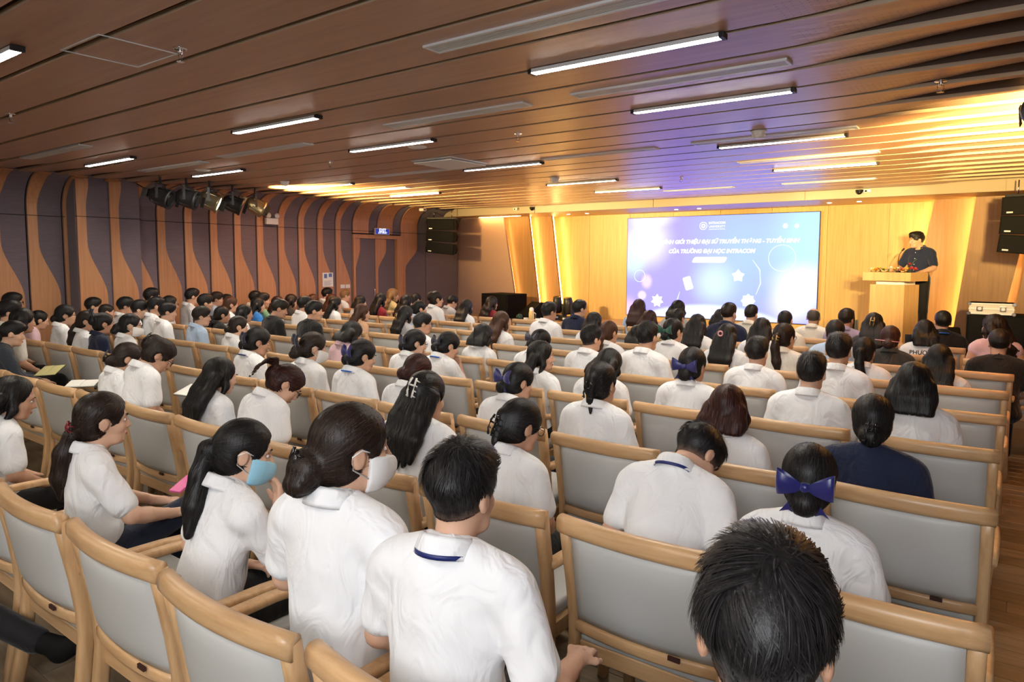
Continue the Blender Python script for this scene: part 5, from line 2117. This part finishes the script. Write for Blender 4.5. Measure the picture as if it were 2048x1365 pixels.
def put_claw(body, HM, mat, at, rot, k_=1.0, lod=0):
    bars, teeth, hinge = claw_meshes()
    mm = HM @ Matrix.Translation(at) @ Euler(rot).to_matrix().to_4x4() @ Matrix.Scale(k_, 4)
    o = obj('hair_claw', hinge, mat, body)
    o.matrix_local = mm
    for q in bars:
        obj('claw_bar', q, mat, o)
    if lod < 2:
        for q in teeth:
            obj('claw_tooth', q, mat, o)


def person(cx, cy, row=None, hair='short', hc='black', shirt='white', acc=(), yaw=None, pitch=0, roll=0, lean=6, side=0, pose='lap', hands=False, fat=1.0, sleeves='short', byaw=None,
           dy=0.27, collar=True, crossed=False, size=None, trousers=None, smin=0.90, smax=1.10):
    hy = (ROWS[row] if row < 90 else 0) + dy
    acc = tuple(acc.split()) if isinstance(acc, str) else acc
    # where do they look: mostly towards the speaker
    approx = uny(cx, cy, hy + 0.05)
    aim = math.degrees(math.atan2(-1.5 - approx[0], 12.0 - approx[1]))
    if byaw is None:
        byaw = 0.22 * aim
    if yaw is None:
        yaw = 0.50 * aim
    Rh = head_rot(yaw - byaw, pitch, roll)
    Rl = lean_rot(lean, side)
    thick = {'bald': 0.002, 'buzz': 0.006, 'short_full': 0.026, 'quiff': 0.026}.get(hair, 0.018)
    top = HC + np.array([0, -0.014, 0.118 + thick])
    top = Rh @ (top - NECK) + NECK
    top = Rl @ (top - HIP) + HIP
    Rb = Rm('Z', -byaw)
    tw = Rb @ top
    s = size or 1.0
    for _ in range(6):
        T = uny(cx, cy, hy + s * tw[1])
        if not size:
            s = float(np.clip(T[2] / tw[2], smin, smax))
        zo = T[2] - s * tw[2]
        if abs(zo) > 0.05 and not size:
            d = ray(cx, cy)
            slope = d[2] / d[1]
            want = s * tw[2] + 0.05 * np.sign(zo)
            hy += float(np.clip((want - T[2]) / slope, -0.25, 0.25)) * 0.7
    for _ in range(30):                       # stay clear of the left wall and its column
        T = uny(cx, cy, hy + s * tw[1])
        lim = XL + (0.36 if not 3.7 < hy < 5.2 else 0.62)
        if T[0] - s * tw[0] > lim:
            break
        hy -= 0.03
    zo = T[2] - s * tw[2]
    if not size:
        s = float(np.clip(s + zo * 0.5 / tw[2], smin, smax + 0.02))
        T = uny(cx, cy, hy + s * tw[1])
    zo = float(np.clip(T[2] - s * tw[2], -0.12, 0.12))
    loc = (float(T[0] - s * tw[0]), float(hy), zo)
    dist = float(np.linalg.norm(np.array(loc[:2])))
    lod = 0 if dist < 3.1 else (1 if dist < 6.3 else 2)
    hv = hands and dist < 8.5
    # body: head turned on the neck, trunk leaned from the hips
    V, Q = tpl_body(pose, lod, hv, fat)
    nh = len(_tpl[('head', (0.0062, 0.0085, 0.011)[lod])][0])
    V = V.copy()
    hw = sstep(1.0, 1.085, V[:nh, 2])[:, None]
    turned = (V[:nh] - NECK) @ Rh.T + NECK
    V[:nh] = V[:nh] * (1 - hw) + turned * hw
    V = lean_pts(V, lean, side)
    body = obj('person', mesh_quads('person', V, Q), SKIN)
    body.location = loc
    body.rotation_euler = (0, 0, math.radians(-byaw))
    body.scale = (s, s, s)
    LM = M4(np.eye(3), HIP) @ M4(Rl) @ M4(np.eye(3), -HIP)
    HM = LM @ M4(np.eye(3), NECK) @ M4(Rh) @ M4(np.eye(3), HC - NECK)
    short = hair in ('short', 'short_fade', 'short_full', 'bald', 'buzz', 'quiff')
    hang = hair in ('long', 'long_front', 'halfup', 'wavy', 'pony', 'lowpony', 'bob')
    if hair != 'none':
        o = obj('hair', hair_mesh(hair, lod), (HAIRS if short else HAIRM)[hc], body)
        o.matrix_local = HM if not hang else LM @ M4(np.eye(3), NECK) @ M4(head_rot(yaw - byaw, pitch * 0.5, roll)) @ M4(np.eye(3), HC - NECK)
    ks = ('shirtmesh', pose, lod, sleeves, fat, round(lean / 3), round(side / 3))
    if ks not in _tpl:
        Vs, Qs = tpl_shirt(pose, lod, sleeves, fat)
        _tpl[ks] = mesh_quads('shirt', lean_pts(Vs, round(lean / 3) * 3, round(side / 3) * 3), Qs)
    obj('shirt', _tpl[ks], SHIRT[shirt], body)
    cm, lm, nb = collar_mesh()
    o = obj('collar' if collar else 'neckband', cm if collar else nb, SHIRT[shirt], body)
    o.matrix_local = LM
    kt = ('trousersmesh', lod, crossed)
    if kt not in _tpl:
        _tpl[kt] = mesh_quads('trousers', *tpl_trousers(lod, crossed))
    obj('trousers', _tpl[kt], trousers or TROUS, body)
    # accessories
    for a in acc:
        if a in ('bow', 'bowk', 'bowg'):
            put_bow(body, HM, {'bow': BOWN, 'bowk': BOWK, 'bowg': BOWG}[a], {'bigbun': (0, -0.150, 0.035), 'bun': (0, -0.128, 0.0), 'updo': (0, -0.13, 0.11)}.get(hair, (0, -0.135, 0.0)), (0.15, 0, 0), 1.4)
        elif a.startswith('claw'):
            put_claw(body, HM, {'claw': BLACK_GLOSS, 'clawp': PEARL, 'clawg': GOLDM, 'clawr': WREDM}[a], {'halfup': (0, -0.128, 0.03), 'updo': (0, -0.155, 0.05), 'lowpony': (0, -0.135, -0.05)}.get(hair, (0, -0.158, -0.03)), (0, 0.12, 0), 0.95, lod)
        elif a in ('lanyard', 'lanyardn'):
            o = obj('lanyard', lm, LANY if a == 'lanyard' else LANYN, body)
            o.matrix_local = LM
        elif a in ('mask', 'maskb'):
            mk, loops = mask_mesh()
            o = obj('face_mask', mk, MASKW if a == 'mask' else MASKB, body)
            o.matrix_local = HM @ Matrix.Translation((0, 0.001, 0)) @ Matrix.Diagonal((1.05, 1.03, 1.04, 1))
            for q in loops:
                obj('mask_loop', q, MASKW, o)
        elif a == 'glasses':
            rims, br, tm = glasses_meshes()
            o = obj('glasses', br, TORT, body)
            o.matrix_local = HM
            for q in rims + tm:
                obj(q.name.split('.')[0], q, TORT, o)
        elif a in ('pinkclip', 'band', 'scrunchie'):
            o = obj('hair_tie', tube_mesh('hair_tie', [(0.030 * math.cos(q), 0, 0.030 * math.sin(q)) for q in np.linspace(0, 6.283, 15)[:-1]], 0.011, 7, True), {'pinkclip': PINKM, 'band': PEARL, 'scrunchie': BLACK}[a], body)
            o.matrix_local = HM @ Matrix.Translation({'pinkclip': (-0.02, -0.125, 0.03), 'band': (-0.03, -0.15, 0.0), 'scrunchie': (0, -0.125, -0.04)}[a]) @ Matrix.Scale(0.75, 4)
        elif a == 'stick':
            o = obj('hair_stick', tube_mesh('hair_stick', [(-0.12, -0.13, -0.015), (0.12, -0.13, -0.03)], 0.004, 6), PINKM, body)
            o.matrix_local = HM
        elif a == 'text':
            o = text_obj('shirt_lettering', 'PHƯƠNG', 0.06, SHIRT['black'], body, (0.0, -0.128, 0.965), (math.radians(78), 0, 0), bold=0.001, extrude=0.004)
    # face, only where it shows
    face = Rb @ Rl @ Rh @ np.array([0, 1.0, 0])
    tocam = np.array([0 - T[0], 0 - T[1], 0])
    ang = math.degrees(math.acos(np.clip(face @ tocam / np.linalg.norm(tocam), -1, 1)))
    if ang < 118:
        ey, ir, br_, lp = face_meshes()
        side_lr = np.cross(face, (0, 0, 1)) @ tocam          # which side of the face is turned to the camera
        for q in (-1, 1):
            if ang > 60 and q * side_lr < 0:
                continue
            o = obj('eye', ey, EYEW, body)
            o.matrix_local = HM @ Matrix.Translation((q * 0.031, 0.0795, 0.004)) @ Matrix.Diagonal((1.15, 0.8, 0.62, 1))
            obj('iris', ir, EYEK, o, (0, 0.0082, 0))
            o = obj('eyebrow', br_, BROW, body)
            o.matrix_local = HM @ Matrix.Translation((q * 0.032, 0.0905, 0.030)) @ Matrix.Diagonal((q, 1, 1, 1))
        if not any(a.startswith('mask') for a in acc):
            o = obj('lips', lp, LIP, body)
            o.matrix_local = HM @ Matrix.Translation((0, 0.0945, -0.0625)) @ Matrix.Diagonal((2.2, 0.95, 1.1, 1))
    # description
    sh_word = SHW.get(shirt, shirt)
    hair_word = HRW[hair].format(c=HCW.get(hc, hc)) if hair != 'none' else 'hair out of view'
    ac = [ACW[a] for a in acc if a != 'text'][:2]
    rr = row if row < 90 else int(np.argmin([abs(q - hy) for q in ROWS]))
    kk = int(np.clip(round((SHIFT[rr] - 0.29 - loc[0]) / CP), 0, 17))
    def make_label():
        return 'person in %s, %s%s, %s row from camera, %s from right' % (sh_word, hair_word, ''.join(', ' + q for q in ac), ORD[rr], ORD[kk])
    lab = make_label()
    while len(lab.split()) > 16 and ac:
        ac.pop()
        lab = make_label()
    if lab in LABELS:
        lab = lab.replace(' from right', ' from right aisle')
    LABELS.add(lab)
    tag(body, lab, 'person', 'seated audience')
    PEOPLE.append((body, T, s))
    return body


P_ = person
# --- first row (nearest the camera)
P_(205, 783, 0, 'lowpony', 'dark', acc='clawr', yaw=14, pitch=2, lean=4, hands=True, crossed=True, pose='forward', trousers=TROUSN, byaw=8)
P_(40, 753, 0, 'long', 'black', yaw=20, pitch=10, lean=8)
P_(500, 838, 0, 'pony', 'black', acc='maskb', yaw=30, pitch=2, lean=14, pose='chin', hands=True, byaw=4)
P_(700, 805, 0, 'bigbun', 'dark', acc='mask claw', yaw=22, pitch=0, lean=4, byaw=-8, smax=1.14)
P_(922, 878, 0, 'short_full', 'black', acc='lanyardn', yaw=-8, lean=6, fat=1.08, hands=True, byaw=-12, smax=1.16, pose='armrest')
P_(1535, 1072, 0, 'short_full', 'black', yaw=-14, lean=2, byaw=-10, fat=1.08, dy=-0.03, size=1.05)
# --- second row
P_(1622, 887, 1, 'bun', 'black', acc='bow', yaw=-6, lean=4)
P_(1425, 866, 1, 'short', 'black', acc='lanyardn', yaw=20, pitch=38, lean=26, fat=1.06, dy=0.24)
P_(1052, 798, 1, 'claw', 'black', acc='claw glasses', yaw=18, pitch=12, lean=10)
P_(860, 742, 1, 'halfup', 'black', acc='clawp lanyard', yaw=-4, pitch=6, lean=12, byaw=-10)
P_(600, 738, 1, 'messy', 'maroon', acc='glasses', yaw=30, pitch=32, lean=18)
P_(448, 715, 1, 'long', 'black', yaw=6, pitch=8, lean=8)
P_(342, 683, 1, 'updo', 'dark', acc='claw glasses', yaw=24, pitch=30, lean=14)
P_(266, 686, 1, 'bun', 'dark', acc='claw', yaw=18, pitch=12, lean=12)
P_(28, 641, 1, 'short_fade', 'black', shirt='slate', sleeves='long', yaw=18, pitch=4, lean=10, pose='forward', hands=True, trousers=TROUSN, smin=0.94)
# --- third row
P_(1748, 788, 2, 'bun', 'black', shirt='navy', collar=False, fat=1.16, yaw=-6, acc='claw', lean=4)
P_(1457, 768, 2, 'bob_round', 'maroon', yaw=2, lean=4)
P_(1203, 723, 2, 'claw', 'black', acc='claw', yaw=0, lean=6)
P_(1043, 725, 2, 'bun', 'black', acc='bow', yaw=22, pitch=8, lean=10)
P_(845, 709, 2, 'bun', 'maroon', yaw=14, pitch=16, lean=10)
P_(731, 679, 2, 'bun', 'black', acc='bow lanyard', yaw=22, pitch=10, lean=8)
P_(630, 664, 2, 'bigbun', 'dark', acc='bowk mask', yaw=26, pitch=4, lean=8)
P_(522, 655, 2, 'bun', 'black', acc='bowk lanyardn', yaw=24, pitch=10, lean=8)
P_(262, 627, 2, 'bigbun', 'black', acc='mask glasses', yaw=28, lean=8)
P_(208, 625, 2, 'updo', 'black', shirt='navy', acc='bowk', yaw=14, lean=8)
P_(175, 621, 2, 'lowpony', 'dark', yaw=34, lean=8)
P_(132, 609, 2, 'bun', 'black', acc='glasses', yaw=22, lean=8)
P_(85, 622, 2, 'pony', 'black', shirt='pink', yaw=12, pitch=10, lean=10)
P_(47, 616, 1, 'long', 'black', shirt='cream', yaw=10, lean=10, dy=0.5)
P_(18, 598, 1, 'short_full', 'black', acc='glasses', shirt='cream', yaw=16, dy=0.62)
P_(24, 584, 2, 'short', 'black', acc='glasses', shirt='slate', yaw=14, dy=0.30)
# --- fourth row
P_(1830, 723, 3, 'bob', 'black', yaw=2, lean=2, smax=1.04)
P_(1624, 703, 3, 'short_fade', 'black', yaw=-4, lean=4, fat=1.06)
P_(1386, 694, 3, 'bun', 'black', acc='bow', yaw=4, lean=4)
P_(1226, 698, 3, 'bob_round', 'black', acc='mask', yaw=16, pitch=14, lean=12)
P_(1081, 681, 3, 'long', 'black', yaw=52, lean=4, byaw=4)
P_(905, 665, 3, 'bun', 'black', acc='bowk lanyard', yaw=26, pitch=14, lean=12, pose='chin', hands=True)
P_(835, 659, 3, 'bun', 'black', acc='bowk glasses', yaw=30, pitch=6, lean=10, pose='chin', hands=True)
P_(711, 643, 3, 'bob_round', 'black', shirt='pink', yaw=16, pitch=16, lean=8)
P_(480, 632, 3, 'bun', 'dark', acc='scrunchie', yaw=26, pitch=6, lean=8)
P_(403, 612, 3, 'short', 'dark', shirt='lightblue', acc='glasses', yaw=26, lean=8)
P_(335, 604, 3, 'short', 'black', yaw=20, lean=8)
P_(280, 599, 3, 'short_full', 'black', yaw=24, lean=10)
P_(213, 608, 3, 'buzz', 'dark', yaw=16, dy=0.1)
P_(250, 593, 3, 'short_full', 'black', yaw=16, dy=0.42)
P_(186, 594, 3, 'short', 'black', acc='glasses', yaw=20)
# --- fifth row
P_(1678, 665, 4, 'short_fade', 'black', yaw=0, lean=4)
P_(1515, 673, 4, 'short_fade', 'black', yaw=0, lean=4, fat=1.05)
P_(1294, 643, 4, 'short_fade', 'black', yaw=4, lean=4)
P_(1182, 650, 4, 'short', 'black', yaw=16, lean=6)
P_(1088, 660, 4, 'bun', 'black', acc='bowk', yaw=16, pitch=16, lean=10)
P_(968, 647, 4, 'bob_round', 'black', yaw=8, pitch=4, lean=6)
P_(845, 625, 4, 'short_fade', 'black', acc='glasses', yaw=30, lean=8)
P_(628, 601, 4, 'short_fade', 'black', shirt='black', collar=False, fat=1.16, yaw=28, lean=8)
P_(563, 598, 4, 'short_fade', 'dark', shirt='black', collar=False, fat=1.08, yaw=28, pitch=12, lean=8)
P_(492, 609, 4, 'long', 'black', yaw=30, pitch=6)
P_(448, 613, 4, 'lowpony', 'black', shirt='black', yaw=24, pitch=8)
P_(410, 587, 4, 'short_full', 'black', shirt='slate', yaw=16, dy=0.4)
P_(340, 591, 4, 'long', 'black', acc='glasses', yaw=28, dy=0.15)
P_(312, 593, 3, 'short_fade', 'black', yaw=18, dy=0.45)
P_(303, 575, 4, 'short', 'black', shirt='slate', yaw=14, dy=0.45)
# --- sixth row
P_(1880, 688, 5, 'long', 'black', yaw=2)
P_(1730, 674, 5, 'pony', 'black', acc='glasses', yaw=6)
P_(1569, 646, 5, 'pony', 'dark', acc='clawg glasses', yaw=16, shirt='cream')
P_(1456, 647, 5, 'halfup', 'black', acc='pinkclip', yaw=6)
P_(1347, 636, 5, 'bun', 'black', acc='bowg', yaw=18)
P_(1221, 642, 5, 'lowpony', 'brown', yaw=10, pitch=6)
P_(1003, 622, 5, 'long', 'brown', yaw=16)
P_(727, 608, 5, 'long', 'brown', shirt='nude', sleeves='none', yaw=28, pitch=6, collar=False, pose='armrest', hands=True)
P_(609, 591, 5, 'short_full', 'black', yaw=14)
P_(516, 595, 5, 'long', 'black', shirt='blue', yaw=22)
P_(462, 593, 4, 'bun', 'brown', yaw=24, dy=0.75)
P_(452, 588, 5, 'short_full', 'black', shirt='slate', yaw=16, dy=0.78)
P_(433, 583, 5, 'short', 'dark', shirt='lightblue', acc='glasses', yaw=30, dy=0.4)
P_(384, 576, 4, 'short_fade', 'black', yaw=10, dy=0.66)
# --- seventh row
P_(2000, 658, 6, 'short_fade', 'black', shirt='black', collar=False, fat=1.16, yaw=-6)
P_(1782, 651, 6, 'bun', 'maroon', shirt='charcoal', acc='stick', yaw=0)
P_(1672, 639, 6, 'bun', 'black', shirt='lightblue', yaw=-4)
P_(1525, 635, 6, 'long', 'black', yaw=4)
P_(1396, 628, 6, 'long', 'black', yaw=4)
P_(1276, 650, 6, 'bob_round', 'black', yaw=6, dy=0.45, smin=0.84)
P_(1189, 624, 6, 'bob_round', 'black', yaw=12)
P_(1098, 603, 6, 'short', 'black', yaw=16, fat=1.1)
P_(839, 601, 6, 'claw', 'black', acc='clawp', yaw=26, shirt='lightblue')
P_(812, 611, 5, 'long', 'black', acc='clawg', yaw=14, shirt='grey', dy=0.42)
P_(671, 593, 6, 'long', 'black', yaw=30)
P_(583, 588, 6, 'long', 'dark', shirt='charcoal', yaw=20)
P_(556, 592, 6, 'bob', 'maroon', shirt='grey', yaw=16, dy=-0.12)
P_(526, 585, 5, 'short', 'dark', shirt='green', yaw=30, dy=0.5, pose='chin')
P_(510, 581, 6, 'short_full', 'black', shirt='cream', yaw=14, dy=0.42)
# --- eighth row
P_(1990, 628, 7, 'wavy', 'dark', shirt='pink', yaw=-48, sleeves='none', byaw=-12, dy=0.45)
P_(1851, 639, 7, 'bob', 'black', acc='text', yaw=-14)
P_(1749, 625, 7, 'halfup', 'black', acc='clawg', shirt='charcoal', yaw=0)
P_(1693, 616, 8, 'short_full', 'dark', shirt='lilac', yaw=10, dy=0.15)
P_(1571, 621, 7, 'buzz', 'black', yaw=0, shirt='cream')
P_(1458, 605, 7, 'short_fade', 'dark', shirt='navy', yaw=10, fat=1.14)
P_(1356, 617, 7, 'bun', 'black', shirt='charcoal', yaw=4)
P_(1300, 620, 7, 'bob', 'maroon', yaw=4)
P_(1159, 599, 7, 'short', 'black', shirt='navy', yaw=24, fat=1.08)
P_(934, 599, 7, 'long', 'black', yaw=8)
P_(873, 582, 7, 'updo', 'dark', yaw=30)
P_(813, 590, 7, 'wavy', 'black', shirt='charcoal', yaw=16)
P_(762, 586, 7, 'long', 'black', shirt='red', yaw=14)
P_(721, 591, 7, 'bob_round', 'black', yaw=20)
P_(664, 588, 7, 'long', 'brown', shirt='cream', yaw=20)
P_(627, 588, 7, 'bob', 'brown', shirt='charcoal', yaw=16, dy=0.0)
# --- front row before the stage
P_(1887, 621, 8, 'short', 'black', shirt='black', acc='lanyard', fat=1.1, yaw=-14)
P_(1628, 617, 8, 'bald', 'grey', shirt='cream', yaw=-6)
P_(1503, 609, 8, 'short_fade', 'black', yaw=6, shirt='cream')
P_(1442, 618, 8, 'bob', 'black', yaw=0, shirt='cream')
P_(1357, 600, 8, 'bob', 'black', shirt='grey', yaw=14)
P_(1279, 598, 8, 'long', 'maroon', shirt='lightblue', yaw=0)
P_(984, 592, 8, 'wavy', 'dark', shirt='red', yaw=24)
P_(908, 590, 8, 'short_full', 'black', acc='glasses', shirt='grey', yaw=20, pitch=16)
P_(833, 586, 8, 'bun', 'black', shirt='charcoal', yaw=14)
P_(786, 577, 8, 'wavy', 'blond', shirt='gold', yaw=30, pose='phone', hands=True)
P_(690, 579, 8, 'short_fade', 'blond', yaw=18, dy=0.1)
P_(654, 575, 8, 'short_full', 'black', yaw=26, dy=0.5)

# ------------------------------------------------------------------ the speaker standing behind the podium
def standing_speaker():
    RISE = 0.405
    V, Q = tpl_body('podium', 1, True, 1.06)
    nh = len(_tpl[('head', 0.0085)][0])
    V = V.copy()
    Rh = head_rot(40, 8, 0)
    hw = sstep(1.0, 1.085, V[:nh, 2])[:, None]
    V[:nh] = V[:nh] * (1 - hw) + ((V[:nh] - NECK) @ Rh.T + NECK) * hw
    body = obj('person', mesh_quads('person', V, Q), SKIN)
    T = uny(1838, 464, 12.28)
    body.location = (float(T[0]) + 0.02, 12.26, ZS + RISE)
    body.rotation_euler = (0, 0, math.radians(158))
    HM = M4(np.eye(3), NECK) @ M4(Rh) @ M4(np.eye(3), HC - NECK)
    o = obj('hair', hair_mesh('quiff', 1), HAIRS['black'], body)
    o.matrix_local = HM
    obj('shirt', mesh_quads('shirt', *tpl_shirt('podium', 1, 'short', 1.06)), SHIRT['navy'], body)
    obj('collar', collar_mesh()[0], SHIRT['navy'], body)
    bt = lathe_mesh('button', [(0, -0.002), (0.006, -0.002), (0.006, 0.002), (0, 0.003)], 10)
    for z in (0.98, 0.89, 0.80, 0.71):
        obj('button', bt, WHITE, body, (0, 0.116 + (0.02 if z < 0.85 else -0.004 if z > 0.95 else 0.004), z), (math.radians(-90), 0, 0))
    f = Field((-0.30, -0.25, -RISE), (0.30, 0.25, 0.66), 0.014)
    f.ell((0, 0.0, 0.545), (0.165, 0.125, 0.10), 0.05)
    for s in (-1, 1):
        f.cap((s * 0.085, 0.0, 0.50), (s * 0.10, 0.01, 0.08), 0.092, 0.066, 0.04)
        f.cap((s * 0.10, 0.01, 0.08), (s * 0.105, -0.01, -RISE + 0.07), 0.064, 0.054, 0.02)
    obj('trousers', mesh_quads('trousers', *f.mesh()), TROUS, body)
    f = Field((-0.08, -0.14, -0.02), (0.08, 0.20, 0.12), 0.008)
    f.cap((0, -0.06, 0.045), (0, 0.11, 0.035), 0.042, 0.036, 0.02)
    f.clip((0, 0, -1), 0.0)
    sh = mesh_quads('shoe', *f.mesh())
    for s in (-1, 1):
        obj('shoe', sh, BLACK_GLOSS, body, (s * 0.105, 0.03, -RISE))
    ey, ir, br_, lp = face_meshes()
    for q in (-1, 1):
        o = obj('eye', ey, EYEW, body)
        o.matrix_local = HM @ Matrix.Translation((q * 0.031, 0.0795, 0.004)) @ Matrix.Diagonal((1.15, 0.8, 0.62, 1))
        obj('iris', ir, EYEK, o, (0, 0.0082, 0))
        o = obj('eyebrow', br_, BROW, body)
        o.matrix_local = HM @ Matrix.Translation((q * 0.032, 0.0905, 0.030)) @ Matrix.Diagonal((q, 1, 1, 1))
    o = obj('lips', lp, LIP, body)
    o.matrix_local = HM @ Matrix.Translation((0, 0.0945, -0.0625)) @ Matrix.Diagonal((2.2, 0.95, 1.1, 1))
    tag(body, 'person in navy short-sleeved shirt standing behind the podium', 'person')


standing_speaker()


# ------------------------------------------------------------------ the person past the left picture edge whose leg reaches in
def edge_person():
    body = person(-420, 800, 99, 'bob', 'black', shirt='black', dy=0.18, byaw=10, yaw=10, lean=2, size=0.98)
    body.location = (-3.45, 0.12, 0.0)
    for ch in list(body.children):
        if ch.name.startswith('trousers'):
            bpy.data.objects.remove(ch)
    Mi = (Matrix.Translation(body.location) @ body.rotation_euler.to_matrix().to_4x4() @ Matrix.Diagonal((*body.scale, 1))).inverted()

    def loc_(p):
        return np.array(Mi @ Vector(p))
    hx = np.array(body.location)
    f = Field((-0.5, -0.25, -0.05), (1.1, 1.4, 0.9), 0.014)
    f.ell((0, 0.0, 0.555), (0.175, 0.145, 0.10), 0.05)
    k1, a1 = loc_((-3.36, 0.72, 0.50)), loc_((-3.02, 0.98, 0.255))
    k2, a2 = loc_((-3.55, 0.62, 0.50)), loc_((-3.50, 0.72, 0.10))
    f.cap((0.085, 0.03, 0.545), k1, 0.088, 0.062, 0.03)
    f.cap(k1, a1, 0.060, 0.050, 0.02)
    f.cap((-0.085, 0.03, 0.545), k2, 0.088, 0.062, 0.03)
    f.cap(k2, a2, 0.060, 0.046, 0.02)
    obj('trousers', mesh_quads('trousers', *f.mesh()), TROUS, body)
    f = Field((-0.5, -0.25, -0.05), (1.1, 1.4, 0.9), 0.010)
    t1, t2 = loc_((-2.93, 1.03, 0.235)), loc_((-2.80, 1.10, 0.30))
    f.cap(a1, t1, 0.040, 0.040, 0.02)
    f.cap(t1 + np.array([0, 0, -0.02]), t2, 0.042, 0.030, 0.02)
    obj('shoe', mesh_quads('shoe', *f.mesh()), BLACK_MATT, body)
    body['label'] = 'person past the left edge, only a black trouser leg and shoe reaching in'
    c = copy_tree(proto)
    c.location = (body.location.x, -0.16, 0)
    c.rotation_euler = (0, 0, math.radians(-10))
    tag(c, 'oak armchair past the lower left corner under the stretched leg', 'chair', 'oak armchairs in rows')


edge_person()


# ------------------------------------------------------------------ things people hold
def slab(name, label, cat, p, size, rot, mat, extra=None):
    t = tag(empty(name, p), label, cat)
    t.rotation_euler = rot
    w, d, h_ = size
    box('cover', (-w / 2, -d / 2, 0), (w / 2, d / 2, h_), mat, t, min(0.003, h_ / 3))
    return t


PAPER = plain('paper', (0.80, 0.79, 0.74), 0.8)
YPAPER = plain('yellow_paper', (0.72, 0.66, 0.30), 0.8)


def notebook(name, label, p, rot, mat, w=0.15, d=0.21):
    t = tag(empty(name, p), label, 'notebook')
    t.rotation_euler = rot
    box('page_block', (-w, -d / 2, 0), (-0.001, d / 2, 0.009), mat, t, 0.002)
    box('page_block', (0.001, -d / 2, 0), (w, d / 2, 0.006), mat, t, 0.002)
    box('cover', (-w - 0.004, -d / 2 - 0.004, -0.003), (w + 0.004, d / 2 + 0.004, 0.0), BLACK, t, 0.001)
    return t


p = uny(100, 742, 2.62)
notebook('notebook', 'open yellow notebook on the lap of navy shirted person at left', tuple(p), (0.45, -0.1, 0.5), YPAPER, 0.11, 0.16)
p = uny(165, 768, 2.30)
notebook('notebook', 'open white notebook on a lap near the left edge', tuple(p), (0.15, 0.0, 0.9), PAPER, 0.10, 0.16)
p = uny(1818, 684, 7.86)
slab('phone', 'dark phone held beside the bob-haired person with lettered shirt', 'phone', tuple(p), (0.075, 0.15, 0.009), (1.35, 0, 0.2), BLACK_GLOSS)
p = uny(794, 608, 8.92)
slab('phone', 'dark phone held up by the blond curly haired person', 'phone', tuple(p), (0.075, 0.15, 0.009), (1.45, 0, 0.5), BLACK_GLOSS)
p = uny(792, 684, 6.28)
slab('paper_sheet', 'white paper sheet held by the person in nude tone top', 'paper', tuple(p), (0.21, 0.28, 0.002), (0.5, 0.15, 0.6), PAPER)
b0 = PEOPLE[0][0]
p = Matrix.Translation(b0.location) @ b0.rotation_euler.to_matrix().to_4x4() @ Vector((-0.02, 0.40, 0.70))
slab('phone', 'pink phone in the hands of person with wine red clip', 'phone', tuple(p), (0.065, 0.12, 0.010), (0.35, 0, 0.3), plain('pink_case', (0.75, 0.12, 0.35), 0.4))
p = uny(385, 782, 2.60)
notebook('notebook', 'open notebook under the reading person with claw clip and glasses', tuple(p), (0.3, 0, 0.2), PAPER, 0.10, 0.16)
